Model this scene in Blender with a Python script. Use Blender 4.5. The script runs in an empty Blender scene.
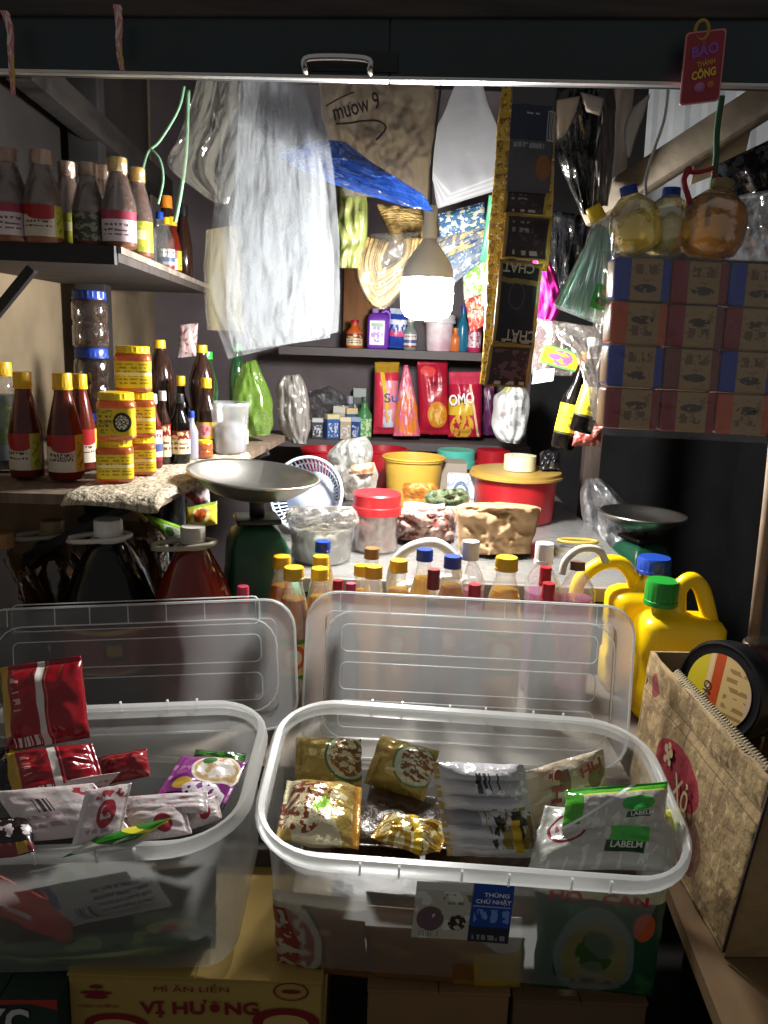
import bpy, math, random
from mathutils import Vector, Matrix, noise
random.seed(7)
S = bpy.context.scene
COL = S.collection
# ------------------------------------------------------------------ camera
FPX = 800.0
CAM = Vector((0, 0, 1.45))
R3 = Matrix.Rotation(math.radians(77.9), 3, 'X') @ Matrix.Rotation(math.radians(2.0), 3, 'Z')
cd = bpy.data.cameras.new('camera'); cam = bpy.data.objects.new('camera', cd); COL.objects.link(cam)
cam.matrix_world = Matrix.Translation(CAM) @ R3.to_4x4()
cd.sensor_fit = 'HORIZONTAL'; cd.sensor_width = 36; cd.lens = 36 * FPX / 768; cd.clip_start = .02
S.camera = cam
def ray(px, py): return R3 @ Vector(((px - 384) / FPX, -(py - 512) / FPX, -1))
def P(px, py, Y):
    d = ray(px, py); return CAM + d * (Y / d.y)
def PZ(px, py, z):
    d = ray(px, py); return CAM + d * ((z - CAM.z) / d.z)
def PX(px, py, x):
    d = ray(px, py); return CAM + d * (x / d.x)
def PP(px, py, p0, n):
    d = ray(px, py); return CAM + d * ((p0 - CAM).dot(n) / d.dot(n))
def pix(n, Y): return n * Y / FPX        # size of n pixels at depth Y

# ------------------------------------------------------------------ colour + materials
def c(h):
    h = h.lstrip('#'); o = []
    for i in (0, 2, 4):
        v = int(h[i:i+2], 16) / 255
        o.append(v / 12.92 if v <= .04045 else ((v + .055) / 1.055) ** 2.4)
    return (*o, 1)
MC = {}
def newmat(name):
    m = bpy.data.materials.new(name); m.use_nodes = True
    m.node_tree.nodes.clear(); return m, m.node_tree
def bump(nt, scale, strength, coord='Object', dist=.01, stretch=None, detail=4):
    tc = nt.nodes.new('ShaderNodeTexCoord'); nz = nt.nodes.new('ShaderNodeTexNoise')
    nz.inputs['Scale'].default_value = scale; nz.inputs['Detail'].default_value = detail
    src = tc.outputs[coord]
    if stretch:
        mp = nt.nodes.new('ShaderNodeMapping'); mp.inputs['Scale'].default_value = stretch
        nt.links.new(src, mp.inputs['Vector']); src = mp.outputs[0]
    nt.links.new(src, nz.inputs['Vector'])
    b = nt.nodes.new('ShaderNodeBump'); b.inputs['Strength'].default_value = strength; b.inputs['Distance'].default_value = dist
    nt.links.new(nz.outputs[0], b.inputs['Height']); return b.outputs[0]
def mat(name, col, rough=.5, metal=0, bmp=None, vary=0, vscale=6, spec=.5, sss=0, stretch=None, col2=None, emit=0):
    if name in MC: return MC[name]
    m, nt = newmat(name); N = nt.nodes
    o = N.new('ShaderNodeOutputMaterial'); b = N.new('ShaderNodeBsdfPrincipled')
    nt.links.new(b.outputs[0], o.inputs[0])
    b.inputs['Base Color'].default_value = c(col); b.inputs['Roughness'].default_value = rough
    b.inputs['Metallic'].default_value = metal; b.inputs['Specular IOR Level'].default_value = spec
    if emit:
        b.inputs['Emission Color'].default_value = c(col); b.inputs['Emission Strength'].default_value = emit
    if vary or col2:
        tc = N.new('ShaderNodeTexCoord'); nz = N.new('ShaderNodeTexNoise'); nz.inputs['Scale'].default_value = vscale
        nz.inputs['Detail'].default_value = 6
        src = tc.outputs['Object']
        if stretch:
            mp = N.new('ShaderNodeMapping'); mp.inputs['Scale'].default_value = stretch
            nt.links.new(src, mp.inputs['Vector']); src = mp.outputs[0]
        nt.links.new(src, nz.inputs['Vector'])
        rp = N.new('ShaderNodeValToRGB'); a = c(col)
        rp.color_ramp.elements[0].position = .35; rp.color_ramp.elements[1].position = .65
        rp.color_ramp.elements[0].color = c(col2) if col2 else tuple(x * (1 - vary) for x in a[:3]) + (1,)
        rp.color_ramp.elements[1].color = a if col2 else tuple(min(1, x * (1 + vary)) for x in a[:3]) + (1,)
        nt.links.new(nz.outputs[0], rp.inputs[0]); nt.links.new(rp.outputs[0], b.inputs['Base Color'])
    if bmp: nt.links.new(bump(nt, *bmp), b.inputs['Normal'])
    MC[name] = m; return m
def film(name, col='#ffffff', alpha=.3, rough=.12, bmp=(30, .5), tint='#ffffff', gloss=.25, trans=.5, thick=None):
    """thin clear / tinted / frosted plastic: transparent + scattering + sheen"""
    if name in MC: return MC[name]
    m, nt = newmat(name); N = nt.nodes; L = nt.links
    o = N.new('ShaderNodeOutputMaterial')
    t = N.new('ShaderNodeBsdfTransparent'); t.inputs[0].default_value = c(tint)
    d = N.new('ShaderNodeBsdfDiffuse'); d.inputs[0].default_value = c(col)
    tr = N.new('ShaderNodeBsdfTranslucent'); tr.inputs[0].default_value = c(col)
    g = N.new('ShaderNodeBsdfGlossy'); g.inputs['Roughness'].default_value = rough
    m1 = N.new('ShaderNodeMixShader'); m1.inputs[0].default_value = trans
    L.new(d.outputs[0], m1.inputs[1]); L.new(tr.outputs[0], m1.inputs[2])
    m2 = N.new('ShaderNodeMixShader'); m2.inputs[0].default_value = alpha
    L.new(t.outputs[0], m2.inputs[1]); L.new(m1.outputs[0], m2.inputs[2])
    lw = N.new('ShaderNodeLayerWeight'); lw.inputs[0].default_value = .35
    mu = N.new('ShaderNodeMath'); mu.operation = 'MULTIPLY_ADD'; mu.inputs[1].default_value = gloss; mu.inputs[2].default_value = gloss * .22
    L.new(lw.outputs['Facing'], mu.inputs[0])
    m3 = N.new('ShaderNodeMixShader'); L.new(mu.outputs[0], m3.inputs[0])
    L.new(m2.outputs[0], m3.inputs[1]); L.new(g.outputs[0], m3.inputs[2])
    L.new(m3.outputs[0], o.inputs[0])
    if bmp:
        b = bump(nt, *bmp)
        for n in (d, tr, g, lw): L.new(b, n.inputs['Normal'])
    MC[name] = m; return m
def art(name, base, layers, rough=.35, metal=0, bmp=None, alpha=None, spec=.5):
    """printed surface: flat colours laid out on the UV square"""
    if name in MC: return MC[name]
    m, nt = newmat(name); N = nt.nodes; L = nt.links
    o = N.new('ShaderNodeOutputMaterial'); b = N.new('ShaderNodeBsdfPrincipled')
    b.inputs['Roughness'].default_value = rough; b.inputs['Metallic'].default_value = metal; b.inputs['Specular IOR Level'].default_value = spec
    uv = N.new('ShaderNodeTexCoord'); sp = N.new('ShaderNodeSeparateXYZ'); L.new(uv.outputs['UV'], sp.inputs[0])
    U, V = sp.outputs[0], sp.outputs[1]
    def mth(op, a, b_=None, c_=None):
        n = N.new('ShaderNodeMath'); n.operation = op
        for i, x in enumerate((a, b_, c_)):
            if x is None: continue
            if isinstance(x, (int, float)): n.inputs[i].default_value = x
            else: L.new(x, n.inputs[i])
        return n.outputs[0]
    def band(s, lo, hi):  # lo < s < hi
        return mth('MULTIPLY', mth('GREATER_THAN', s, lo), mth('LESS_THAN', s, hi))
    def rect(u0, v0, u1, v1): return mth('MULTIPLY', band(U, u0, u1), band(V, v0, v1))
    def nz(su, sv, det=2, off=0):
        cx = N.new('ShaderNodeCombineXYZ'); L.new(mth('MULTIPLY', U, su), cx.inputs[0]); L.new(mth('MULTIPLY', V, sv), cx.inputs[1]); cx.inputs[2].default_value = off
        n = N.new('ShaderNodeTexNoise'); n.inputs['Scale'].default_value = 1; n.inputs['Detail'].default_value = det
        L.new(cx.outputs[0], n.inputs['Vector']); return n.outputs[0]
    def el(cu, cv, ru, rv):
        a = mth('DIVIDE', mth('SUBTRACT', U, cu), ru); b2 = mth('DIVIDE', mth('SUBTRACT', V, cv), rv)
        return mth('ADD', mth('MULTIPLY', a, a), mth('MULTIPLY', b2, b2))
    rgb = N.new('ShaderNodeRGB'); rgb.outputs[0].default_value = c(base); cur = rgb.outputs[0]
    for ly in layers:
        k = ly[0]; col = ly[-1]
        if k == 'r': mk = rect(*ly[1:5])
        elif k == 'e': mk = mth('LESS_THAN', el(*ly[1:5]), 1)
        elif k == 'o': mk = band(el(*ly[1:5]), ly[5], 1)
        elif k == 'd': mk = band(mth('ADD', mth('MULTIPLY', U, ly[1]), mth('MULTIPLY', V, ly[2])), ly[3], ly[4])
        elif k == 'n': mk = mth('MULTIPLY', rect(*ly[1:5]), mth('GREATER_THAN', nz(ly[5], ly[6], 2, ly[7]), ly[8]))
        elif k == 'en': mk = mth('MULTIPLY', mth('LESS_THAN', el(*ly[1:5]), 1), mth('GREATER_THAN', nz(ly[5], ly[5], 2, ly[6]), ly[7]))
        elif k == 't':   # lines of small print
            rows = mth('LESS_THAN', mth('FRACT', mth('MULTIPLY', V, ly[5])), .5)
            mk = mth('MULTIPLY', rect(*ly[1:5]), mth('MULTIPLY', rows, mth('GREATER_THAN', nz(ly[6], ly[5] * .9, 0), .46)))
        elif k == 'b':   # bar code
            mk = mth('MULTIPLY', rect(*ly[1:5]), mth('GREATER_THAN', nz(ly[5], .01, 0), .5))
        mx = N.new('ShaderNodeMix'); mx.data_type = 'RGBA'; L.new(mk, mx.inputs[0]); L.new(cur, mx.inputs[6]); mx.inputs[7].default_value = c(col)
        cur = mx.outputs[2]
    L.new(cur, b.inputs['Base Color'])
    if bmp: L.new(bump(nt, *bmp), b.inputs['Normal'])
    if alpha is not None:
        t = N.new('ShaderNodeBsdfTransparent'); ms = N.new('ShaderNodeMixShader'); ms.inputs[0].default_value = alpha
        L.new(t.outputs[0], ms.inputs[1]); L.new(b.outputs[0], ms.inputs[2]); L.new(ms.outputs[0], o.inputs[0])
    else: L.new(b.outputs[0], o.inputs[0])
    MC[name] = m; return m

# ------------------------------------------------------------------ objects
def wloc(o):
    v = Vector((0, 0, 0))
    while o is not None: v += o.location; o = o.parent
    return v
def tag(o, label=None, cat=None, group=None, kind=None):
    if label: o['label'] = label
    if cat: o['category'] = cat
    if group: o['group'] = group
    if kind: o['kind'] = kind
    return o
def thing(name, label, cat, loc, group=None):
    o = bpy.data.objects.new(name, None); o.empty_display_size = .03; COL.objects.link(o); o.location = loc
    return tag(o, label, cat, group)
def put(name, G, m, parent=None, label=None, cat=None, group=None, kind=None, T=None, smooth=True, flat_deg=None):
    """G = (verts, faces, uvs-per-vertex or None) in world space (or local to T) -> ONE mesh object"""
    V, F, UV = G
    V = [Vector(v) for v in V]
    if T is not None: V = [T @ v for v in V]
    if parent is not None: org = wloc(parent)
    else:
        xs = [v.x for v in V]; ys = [v.y for v in V]; zs = [v.z for v in V]
        org = Vector(((min(xs) + max(xs)) / 2, (min(ys) + max(ys)) / 2, min(zs)))
    me = bpy.data.meshes.new(name); me.from_pydata([v - org for v in V], [], F)
    if UV:
        ul = me.uv_layers.new(name='UVMap')
        for lp in me.loops: ul.data[lp.index].uv = UV[lp.vertex_index]
    for mm in (m if isinstance(m, (list, tuple)) else [m]): me.materials.append(mm)
    if smooth: me.polygons.foreach_set('use_smooth', [True] * len(me.polygons))
    me.validate(); me.update()
    if smooth and flat_deg:
        me.set_sharp_from_angle(angle=math.radians(flat_deg))
    o = bpy.data.objects.new(name, me); COL.objects.link(o)
    if parent is not None: o.parent = parent; o.location = (0, 0, 0)
    else: o.location = org
    return tag(o, label, cat, group, kind)
def join(*Gs):
    V, F, U = [], [], []
    for v, f, u in Gs:
        n = len(V); V += list(v); F += [tuple(i + n for i in ff) for ff in f]
        U += list(u) if u else [(0, 0)] * len(v)
    return V, F, U
def xf(G, T): return [T @ Vector(v) for v in G[0]], G[1], G[2]
def dup(o, loc, label=None, rz=0, scale=None):
    r = o.copy(); COL.objects.link(r); r.location = loc
    if rz: r.rotation_euler = (0, 0, rz)
    if scale: r.scale = scale
    if label: r['label'] = label
    for ch in list(o.children):
        k = ch.copy(); COL.objects.link(k); k.parent = r
        for g in list(ch.children):
            q = g.copy(); COL.objects.link(q); q.parent = k
    return r

# ------------------------------------------------------------------ shapes
def lathe(prof, n=28, sq=0, sx=1, sy=1, cap0=True, cap1=True):
    V, F, U = [], [], []
    zs = [p[1] for p in prof]; z0, z1 = min(zs), max(zs)
    for r, z in prof:
        for i in range(n + 1):
            a = 2 * math.pi * i / n - math.pi
            s, k = math.sin(a), math.cos(a)
            if sq:
                e = 2 + sq; q = (abs(s) ** e + abs(k) ** e) ** (-1 / e)
            else: q = 1
            V.append(Vector((r * s * q * sx, -r * k * q * sy, z))); U.append((i / n, (z - z0) / max(1e-6, z1 - z0)))
    m = n + 1
    for j in range(len(prof) - 1):
        for i in range(n):
            a = j * m + i; F.append((a, a + 1, a + m + 1, a + m))
    if cap0 and prof[0][0] > 1e-5: F.append(tuple(range(n - 1, -1, -1)))
    if cap1 and prof[-1][0] > 1e-5: F.append(tuple((len(prof) - 1) * m + i for i in range(n)))
    return V, F, U
def shell(R, z0, z1, a0, a1, n=14, sq=0, sx=1, sy=1, R1=None, nz=1):
    """patch of a cylinder from angle a0 to a1 (0 faces -Y)"""
    V, F, U = [], [], []
    for j in range(nz + 1):
        t = j / nz; r = R + ((R1 if R1 else R) - R) * t
        for i in range(n + 1):
            a = a0 + (a1 - a0) * i / n; s, k = math.sin(a), math.cos(a)
            q = (abs(s) ** (2 + sq) + abs(k) ** (2 + sq)) ** (-1 / (2 + sq)) if sq else 1
            V.append(Vector((r * s * q * sx, -r * k * q * sy, z0 + (z1 - z0) * t))); U.append((i / n, t))
    for j in range(nz):
        for i in range(n):
            a = j * (n + 1) + i; F.append((a, a + 1, a + n + 2, a + n + 1))
    return V, F, U
def box(x0, y0, z0, x1, y1, z1, bev=0):
    if bev <= 0:
        V = [(x, y, z) for z in (z0, z1) for y in (y0, y1) for x in (x0, x1)]
        return [Vector(v) for v in V], [(0, 2, 3, 1), (4, 5, 7, 6), (0, 1, 5, 4), (2, 6, 7, 3), (0, 4, 6, 2), (1, 3, 7, 5)], [(v[0] > x0 and 1 or 0, v[2] > z0 and 1 or 0) for v in V]
    rings = []; b = bev
    def rr(i, z):
        o = []
        for (cx, cy, a0) in ((x0 + b, y0 + b, 180), (x1 - b, y0 + b, 270), (x1 - b, y1 - b, 0), (x0 + b, y1 - b, 90)):
            for k in range(4):
                a = math.radians(a0 + 30 * k); o.append(Vector((cx + (b - i) * math.cos(a), cy + (b - i) * math.sin(a), z)))
        return o
    for i, z in ((b * .7, z0), (b * .2, z0 + b * .2), (0, z0 + b * .7), (0, z1 - b * .7), (b * .2, z1 - b * .2), (b * .7, z1)): rings.append(rr(i, z))
    V = [v for r in rings for v in r]; n = 16; F = []
    for j in range(5):
        for i in range(n): F.append((j * n + i, j * n + (i + 1) % n, (j + 1) * n + (i + 1) % n, (j + 1) * n + i))
    F.append(tuple(range(n - 1, -1, -1))); F.append(tuple(5 * n + i for i in range(n)))
    return V, F, [((v.x - x0) / (x1 - x0), (v.z - z0) / (z1 - z0)) for v in V]
def tube(pts, r, n=8, closed=False, r_end=None):
    pts = [Vector(p) for p in pts]; V, F = [], []; N = len(pts); prev = None
    for i, p in enumerate(pts):
        if closed: t = pts[(i + 1) % N] - pts[i - 1]
        else: t = pts[min(i + 1, N - 1)] - pts[max(i - 1, 0)]
        t.normalize()
        if prev is None:
            a = Vector((0, 0, 1)) if abs(t.z) < .9 else Vector((1, 0, 0)); x = t.cross(a).normalized()
        else: x = (prev - t * prev.dot(t)).normalized()
        prev = x; y = t.cross(x)
        rad = r if r_end is None else r + (r_end - r) * i / max(1, N - 1)
        for k in range(n):
            a = 2 * math.pi * k / n; V.append(p + (x * math.cos(a) + y * math.sin(a)) * rad)
    for i in range(N if closed else N - 1):
        j = (i + 1) % N
        for k in range(n): F.append((i * n + k, i * n + (k + 1) % n, j * n + (k + 1) % n, j * n + k))
    if not closed: F.append(tuple(range(n - 1, -1, -1))); F.append(tuple((N - 1) * n + k for k in range(n)))
    return V, F, [(0, 0)] * len(V)
def curve(pts, k=8):
    """Catmull-Rom through points"""
    pts = [Vector(p) for p in pts]; o = []
    for i in range(len(pts) - 1):
        p0 = pts[max(i - 1, 0)]; p1 = pts[i]; p2 = pts[i + 1]; p3 = pts[min(i + 2, len(pts) - 1)]
        for j in range(k):
            t = j / k
            o.append(.5 * ((2 * p1) + (p2 - p0) * t + (2 * p0 - 5 * p1 + 4 * p2 - p3) * t * t + (3 * p1 - p0 - 3 * p2 + p3) * t ** 3))
    o.append(pts[-1]); return o
def frame3(ll, lr, ul):
    """matrix whose XY unit square is the given parallelogram; Z = unit normal"""
    ex = lr - ll; ey = ul - ll; n = ex.cross(ey).normalized()
    return Matrix(((ex.x, ey.x, n.x, ll.x), (ex.y, ey.y, n.y, ll.y), (ex.z, ey.z, n.z, ll.z), (0, 0, 0, 1)))
def pillow(t, nu=26, nv=26, seal='v', sw=.06, crk=.35, seed=0, flat=.35, stripes=0, ripple=0):
    """crimped pouch over the unit square, thickness t in Z (front is +Z)"""
    V, F, U = [], [], []
    for side in (1, -1):
        for j in range(nv + 1):
            for i in range(nu + 1):
                u, v = i / nu, j / nv
                a, b = (v, u) if seal == 'v' else (u, v)      # a runs between the two seals
                ea = min(a, 1 - a); eb = min(b, 1 - b)
                ha = max(0, min(1, (ea - sw) / flat)); hb = max(0, min(1, eb / flat))
                h = (1 - (1 - ha) ** 2) ** .6 * (1 - (1 - hb) ** 2) ** .5
                q = noise.noise(Vector((b * 9 + seed, a * 3.2, seed * 1.7 + side))) * (1 - ha) + .5 * noise.noise(Vector((u * 5, v * 5, seed + 3 * side)))
                z = side * t * .5 * h * (1 + crk * q) + side * .0006
                if stripes: z *= 1 - .55 * abs(math.cos(math.pi * stripes * v)) ** 8
                z += t * .12 * noise.noise(Vector((u * 2.3, v * 2.3, seed + 9))) + ripple * math.sin(u * 37) * (ea < sw)
                pinch = .04 * (1 - eb * 2) * h
                uu = u + (pinch if seal == 'v' and u < .5 else -pinch if seal == 'v' else 0) + .012 * noise.noise(Vector((v * 6, seed, 1)))
                vv = v + (0 if seal == 'v' else (pinch if v < .5 else -pinch)) + .012 * noise.noise(Vector((u * 6, seed, 5)))
                V.append(Vector((uu, vv, z))); U.append((u, v))
    m = nu + 1; n2 = m * (nv + 1)
    for s in (0, 1):
        for j in range(nv):
            for i in range(nu):
                a = s * n2 + j * m + i; q = (a, a + 1, a + m + 1, a + m); F.append(q if s == 0 else q[::-1])
    for i in range(nu):
        F.append((i + 1, i, n2 + i, n2 + i + 1)); k = nv * m + i; F.append((k, k + 1, n2 + k + 1, n2 + k))
    for j in range(nv):
        k = j * m; F.append((k, k + m, n2 + k + m, n2 + k)); k = j * m + nu; F.append((k + m, k, n2 + k, n2 + k + m))
    return V, F, U
def pack(name, label, cat, ll, lr, ul, t, m, group=None, parent=None, **kw):
    T = frame3(ll, lr, ul)
    return put(name, xf(pillow(t, **kw), T), m, parent, label, cat, group)
def bagrows(rows, t, nu=22, sub=4, back=True, crk=.2, fold=0, nf=5, seed=0, fs=6, power=.5, crease=0):
    """a soft bag / sheet hung from image-space rows (xl, yl, xr, yr, Y[, thickness factor])"""
    R = []
    for i in range(len(rows) - 1):
        p = [list(rows[max(i - 1, 0)]), list(rows[i]), list(rows[i + 1]), list(rows[min(i + 2, len(rows) - 1)])]
        for q in p:
            if len(q) < 6: q.append(1)
        for j in range(sub):
            s = j / sub
            R.append([.5 * ((2 * b) + (d - a) * s + (2 * a - 5 * b + 4 * d - e) * s * s + (3 * b - a - 3 * d + e) * s ** 3) for a, b, d, e in zip(*p)])
    lst = list(rows[-1]); R.append(lst + ([1] if len(lst) < 6 else []))
    V, F, U = [], [], []; n = len(R); m = nu + 1
    for side in ((-1, 1) if back else (-1,)):
        for j, (xl, yl, xr, yr, Y, tf) in enumerate(R):
            for i in range(m):
                u = i / nu; v = j / (n - 1)
                h = max(0, 1 - (2 * u - 1) ** 2) ** power
                q = noise.noise(Vector((u * fs + seed, v * fs, seed * 2.1 + side))) + .5 * noise.noise(Vector((u * fs * 2.7, v * fs * 2.7, seed + side)))
                d = side * t * .5 * tf * h * (1 + crk * q * 2) if back else 0
                d += fold * (math.sin(u * math.pi * 2 * nf + 2.5 * noise.noise(Vector((v * 1.5, u * 2, seed)))) * .6 + 1.1 * noise.noise(Vector((u * nf * 1.3, v * 2.2, seed + 4))))
                if crease:
                    for sc, am in ((3.2, 1), (7.5, .55), (15, .25)): d += crease * am * (.5 - abs(noise.noise(Vector((u * sc * 1.2 + v * sc * .35, v * sc * .8 - u * .4 * sc, seed * 1.3 + sc)))) * 2)
                jx = 1.5 * noise.noise(Vector((v * 7, seed, i > nu / 2))) if i in (0, nu) else 0
                p = P(xl + (xr - xl) * u + jx, yl + (yr - yl) * u, Y); ax = (p - CAM).normalized()
                V.append(p + ax * d); U.append((u, 1 - v))
    n2 = n * m
    for s in range(2 if back else 1):
        for j in range(n - 1):
            for i in range(nu):
                a = s * n2 + j * m + i; q = (a, a + m, a + m + 1, a + 1); F.append(q if s == 0 else q[::-1])
    if back:
        for j in range(n - 1):
            for i in (0, nu): a = j * m + i; F.append((a, a + m, n2 + a + m, n2 + a))
        for i in range(nu):
            for j in (0, n - 1): a = j * m + i; F.append((a, a + 1, n2 + a + 1, n2 + a))
    return V, F, U
def textmesh(s, size=1, align='CENTER', bold=0, shear=0):
    cu = bpy.data.curves.new('t', 'FONT'); cu.body = s; cu.size = size; cu.align_x = align; cu.align_y = 'CENTER'
    cu.offset = bold; cu.shear = shear; cu.resolution_u = 3
    ob = bpy.data.objects.new('t', cu); COL.objects.link(ob)
    dg = bpy.context.evaluated_depsgraph_get(); dg.update()
    me = bpy.data.meshes.new_from_object(ob.evaluated_get(dg))
    V = [v.co.copy() for v in me.vertices]; F = [tuple(p.vertices) for p in me.polygons]
    bpy.data.objects.remove(ob); bpy.data.curves.remove(cu); bpy.data.meshes.remove(me)
    return V, F, None
def letter(s, fn, width, height, m, parent, bold=0, shear=0, name='lettering'):
    """text scaled to width x height and mapped by fn(x, y) (centred) to world"""
    V, F, _ = textmesh(s, 1, 'CENTER', bold, shear)
    if not V: return
    xs = [v.x for v in V]; ys = [v.y for v in V]; w = max(xs) - min(xs); h = max(ys) - min(ys)
    cx = (max(xs) + min(xs)) / 2; cy = (max(ys) + min(ys)) / 2
    V = [fn((v.x - cx) / w * width, (v.y - cy) / h * height) for v in V]
    return put(name, (V, F, None), m, parent, smooth=False)
# ================================================================== THE SETTING
def struct(name, G, m, **k): return put(name, G, m, kind='structure', **k)
mWallL = mat('smoked plaster', '#8a7a62', .9, vary=.35, vscale=3, bmp=(20, .3))
mDark = mat('near black wall', '#19181a', .85, vary=.5, vscale=4, bmp=(15, .3))
mBack = mat('dark painted board', '#5b5155', .7, vary=.2, vscale=5, bmp=(30, .15))
mWoodD = mat('dark old timber', '#3a332f', .75, vary=.4, vscale=5, stretch=(1, 12, 12), bmp=(30, .4))
mWood = mat('grey weathered timber', '#6b5a4b', .75, vary=.3, vscale=6, stretch=(8, 8, 1), bmp=(30, .4))
mShelf = mat('black painted shelf', '#1d1c1e', .55, bmp=(40, .1))
mShelfE = mat('raw shelf edge', '#8d8278', .8, vary=.3, vscale=20)
mFloor = mat('grimy concrete floor', '#3b3733', .9, vary=.4, vscale=5)
mZinc = mat('zinc roofing sheet', '#a9adb2', .5, .1, vary=.12, vscale=8)
mCounter = mat('worn counter board', '#6e6458', .7, vary=.3, vscale=6, bmp=(20, .3))
struct('floor', box(-1.6, -1.5, -.05, 2.2, 3.6, 0), mFloor, smooth=False)
struct('wall_back', box(-1.6, 3.42, 0, 2.2, 3.5, 2.5), mBack, smooth=False)
struct('wall_left', box(-1.06, 1.28, 0, -.98, 3.42, 2.5), mWallL, smooth=False)
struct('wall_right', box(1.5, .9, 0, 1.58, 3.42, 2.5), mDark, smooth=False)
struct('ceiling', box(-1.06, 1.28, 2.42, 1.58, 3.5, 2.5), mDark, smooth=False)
struct('trim_10', box(.60, 3.40, 0, 1.5, 3.419, 2.42), mDark, smooth=False)  # near-black panel covering the right part of the back wall
# dark boarding above the top shelf on the left wall
struct('trim_1', box(-.98, 1.29, 1.66, -.955, 3.3, 2.4), mat('black boarding', '#2b2725', .85, vary=.3, vscale=5), smooth=False)
# roof beam and post on the left
def beam(name, p, q, w, h, m, up=Vector((0, 0, 1))):
    p, q = Vector(p), Vector(q); t = (q - p); L = t.length; t.normalize(); s = t.cross(up).normalized(); u = s.cross(t)
    T = Matrix(((s.x, t.x, u.x, p.x), (s.y, t.y, u.y, p.y), (s.z, t.z, u.z, p.z), (0, 0, 0, 1)))
    return xf(box(-w / 2, 0, -h / 2, w / 2, L, h / 2, .004), T)
struct('trim_2', beam('', P(18, 62, 1.9), P(165, 190, 3.3), .06, .07, mWoodD), mat('greyed roof beam', '#26211e', .8, vary=.5, vscale=5, stretch=(6, 1, 6), bmp=(30, .4)))
struct('trim_3', box(-.93, 2.42, 0, -.84, 2.48, 2.42, .004), mat('blackened post', '#2b2828', .8, vary=.3))
# timber post at the right end of the long table
struct('trim_4', box(.665, 2.66, 0, .72, 2.71, 2.42, .004), mat('dark brown post', '#453a33', .8, vary=.3, vscale=6, stretch=(8, 8, 1)))
# front hatch board above the counter with its pull handle
hb = P(384, 80, 1.1)
MHB = Matrix.Translation((0, 1.1, 0)) @ Matrix.Rotation(math.radians(-.9), 4, 'Y')
e0 = P(384, 80, 1.1).z; slope = (P(768, 88, 1.1).z - P(0, 73, 1.1).z) / (P(768, 88, 1.1).x - P(0, 73, 1.1).x)
TB = Matrix.Translation((0, 1.1, e0)) @ Matrix.Rotation(-math.atan(slope), 4, 'Y')
mHatch = mat('dark green enamel', '#1d2c30', .38, vary=.2, vscale=3)
hatch = thing('folding_hatch', 'dark green hatch board folded up across the top of the stall front', 'hatch', TB @ Vector((0, 0, .05)))
xs_ = P(390, 50, 1.1).x
put('panel', box(-.95, 0, .004, xs_, .03, .094, .002), mHatch, hatch, T=TB, flat_deg=40)
put('panel', box(xs_, 0, .004, .95, .03, .094, .002), mHatch, hatch, T=TB, flat_deg=40)
put('edge_strip', box(-.95, -.004, 0, xs_, .008, .004, .001), mat('bare aluminium edge', '#c9cac8', .35, .7), hatch, T=TB)
put('edge_strip', box(xs_ + .001, -.004, 0, .95, .008, .004, .001), MC['bare aluminium edge'], hatch, T=TB)
put('handle_plate', box(-.112, -.003, .008, -.002, 0, .032, .001), mat('black plate', '#101314', .4), hatch, T=TB)
hx = P(338, 66, 1.09); hp = TB.inverted() @ hx
put('handle', tube(curve([(hp.x - .040, 0, hp.z - .006), (hp.x - .040, -.020, hp.z - .006), (hp.x - .034, -.026, hp.z + .004), (hp.x + .034, -.026, hp.z + .004), (hp.x + .040, -.020, hp.z - .006), (hp.x + .040, 0, hp.z - .006)], 5), .0042, 8), mat('chromed steel', '#d5d7d8', .25, 1), hatch, 'chrome handle', T=TB)
struct('trim_5', beam('', P(-120, 1, 1.12), P(900, 4, 1.12), .05, .05, mWoodD), mWoodD)
# zinc roof sheet and slanting rafter, upper right
def corr(ll, lr, ul, n=9, amp=.008):
    T = frame3(ll, lr, ul); V, F, U = [], [], []
    nu = n * 6
    for j in (0, 1):
        for i in range(nu + 1):
            V.append(T @ Vector((i / nu, j, amp * (abs((i % 6) - 3) > 1.5)))); U.append((i / nu, j))
    return V, [(i, i + 1, nu + 2 + i, nu + 1 + i) for i in range(nu)], U
rs = struct('trim_6', corr(P(640, 210, 2.5), P(775, 195, 2.4), P(652, 50, 2.6), 4, .004), mZinc, smooth=False)
so = rs.modifiers.new('thick', 'SOLIDIFY'); so.thickness = .002
struct('trim_7', beam('', P(585, 215, 2.0), P(790, 85, 1.75), .05, .062, mWood), mat('raw pale timber', '#62584a', .8, vary=.3, vscale=8, bmp=(30, .3)))
def prism(poly, z0, z1):
    n = len(poly); V = [Vector((p[0], p[1], z0)) for p in poly] + [Vector((p[0], p[1], z1)) for p in poly]
    F = [tuple(range(n - 1, -1, -1)), tuple(range(n, 2 * n))] + [(i, (i + 1) % n, n + (i + 1) % n, n + i) for i in range(n)]
    return V, F, None
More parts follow.
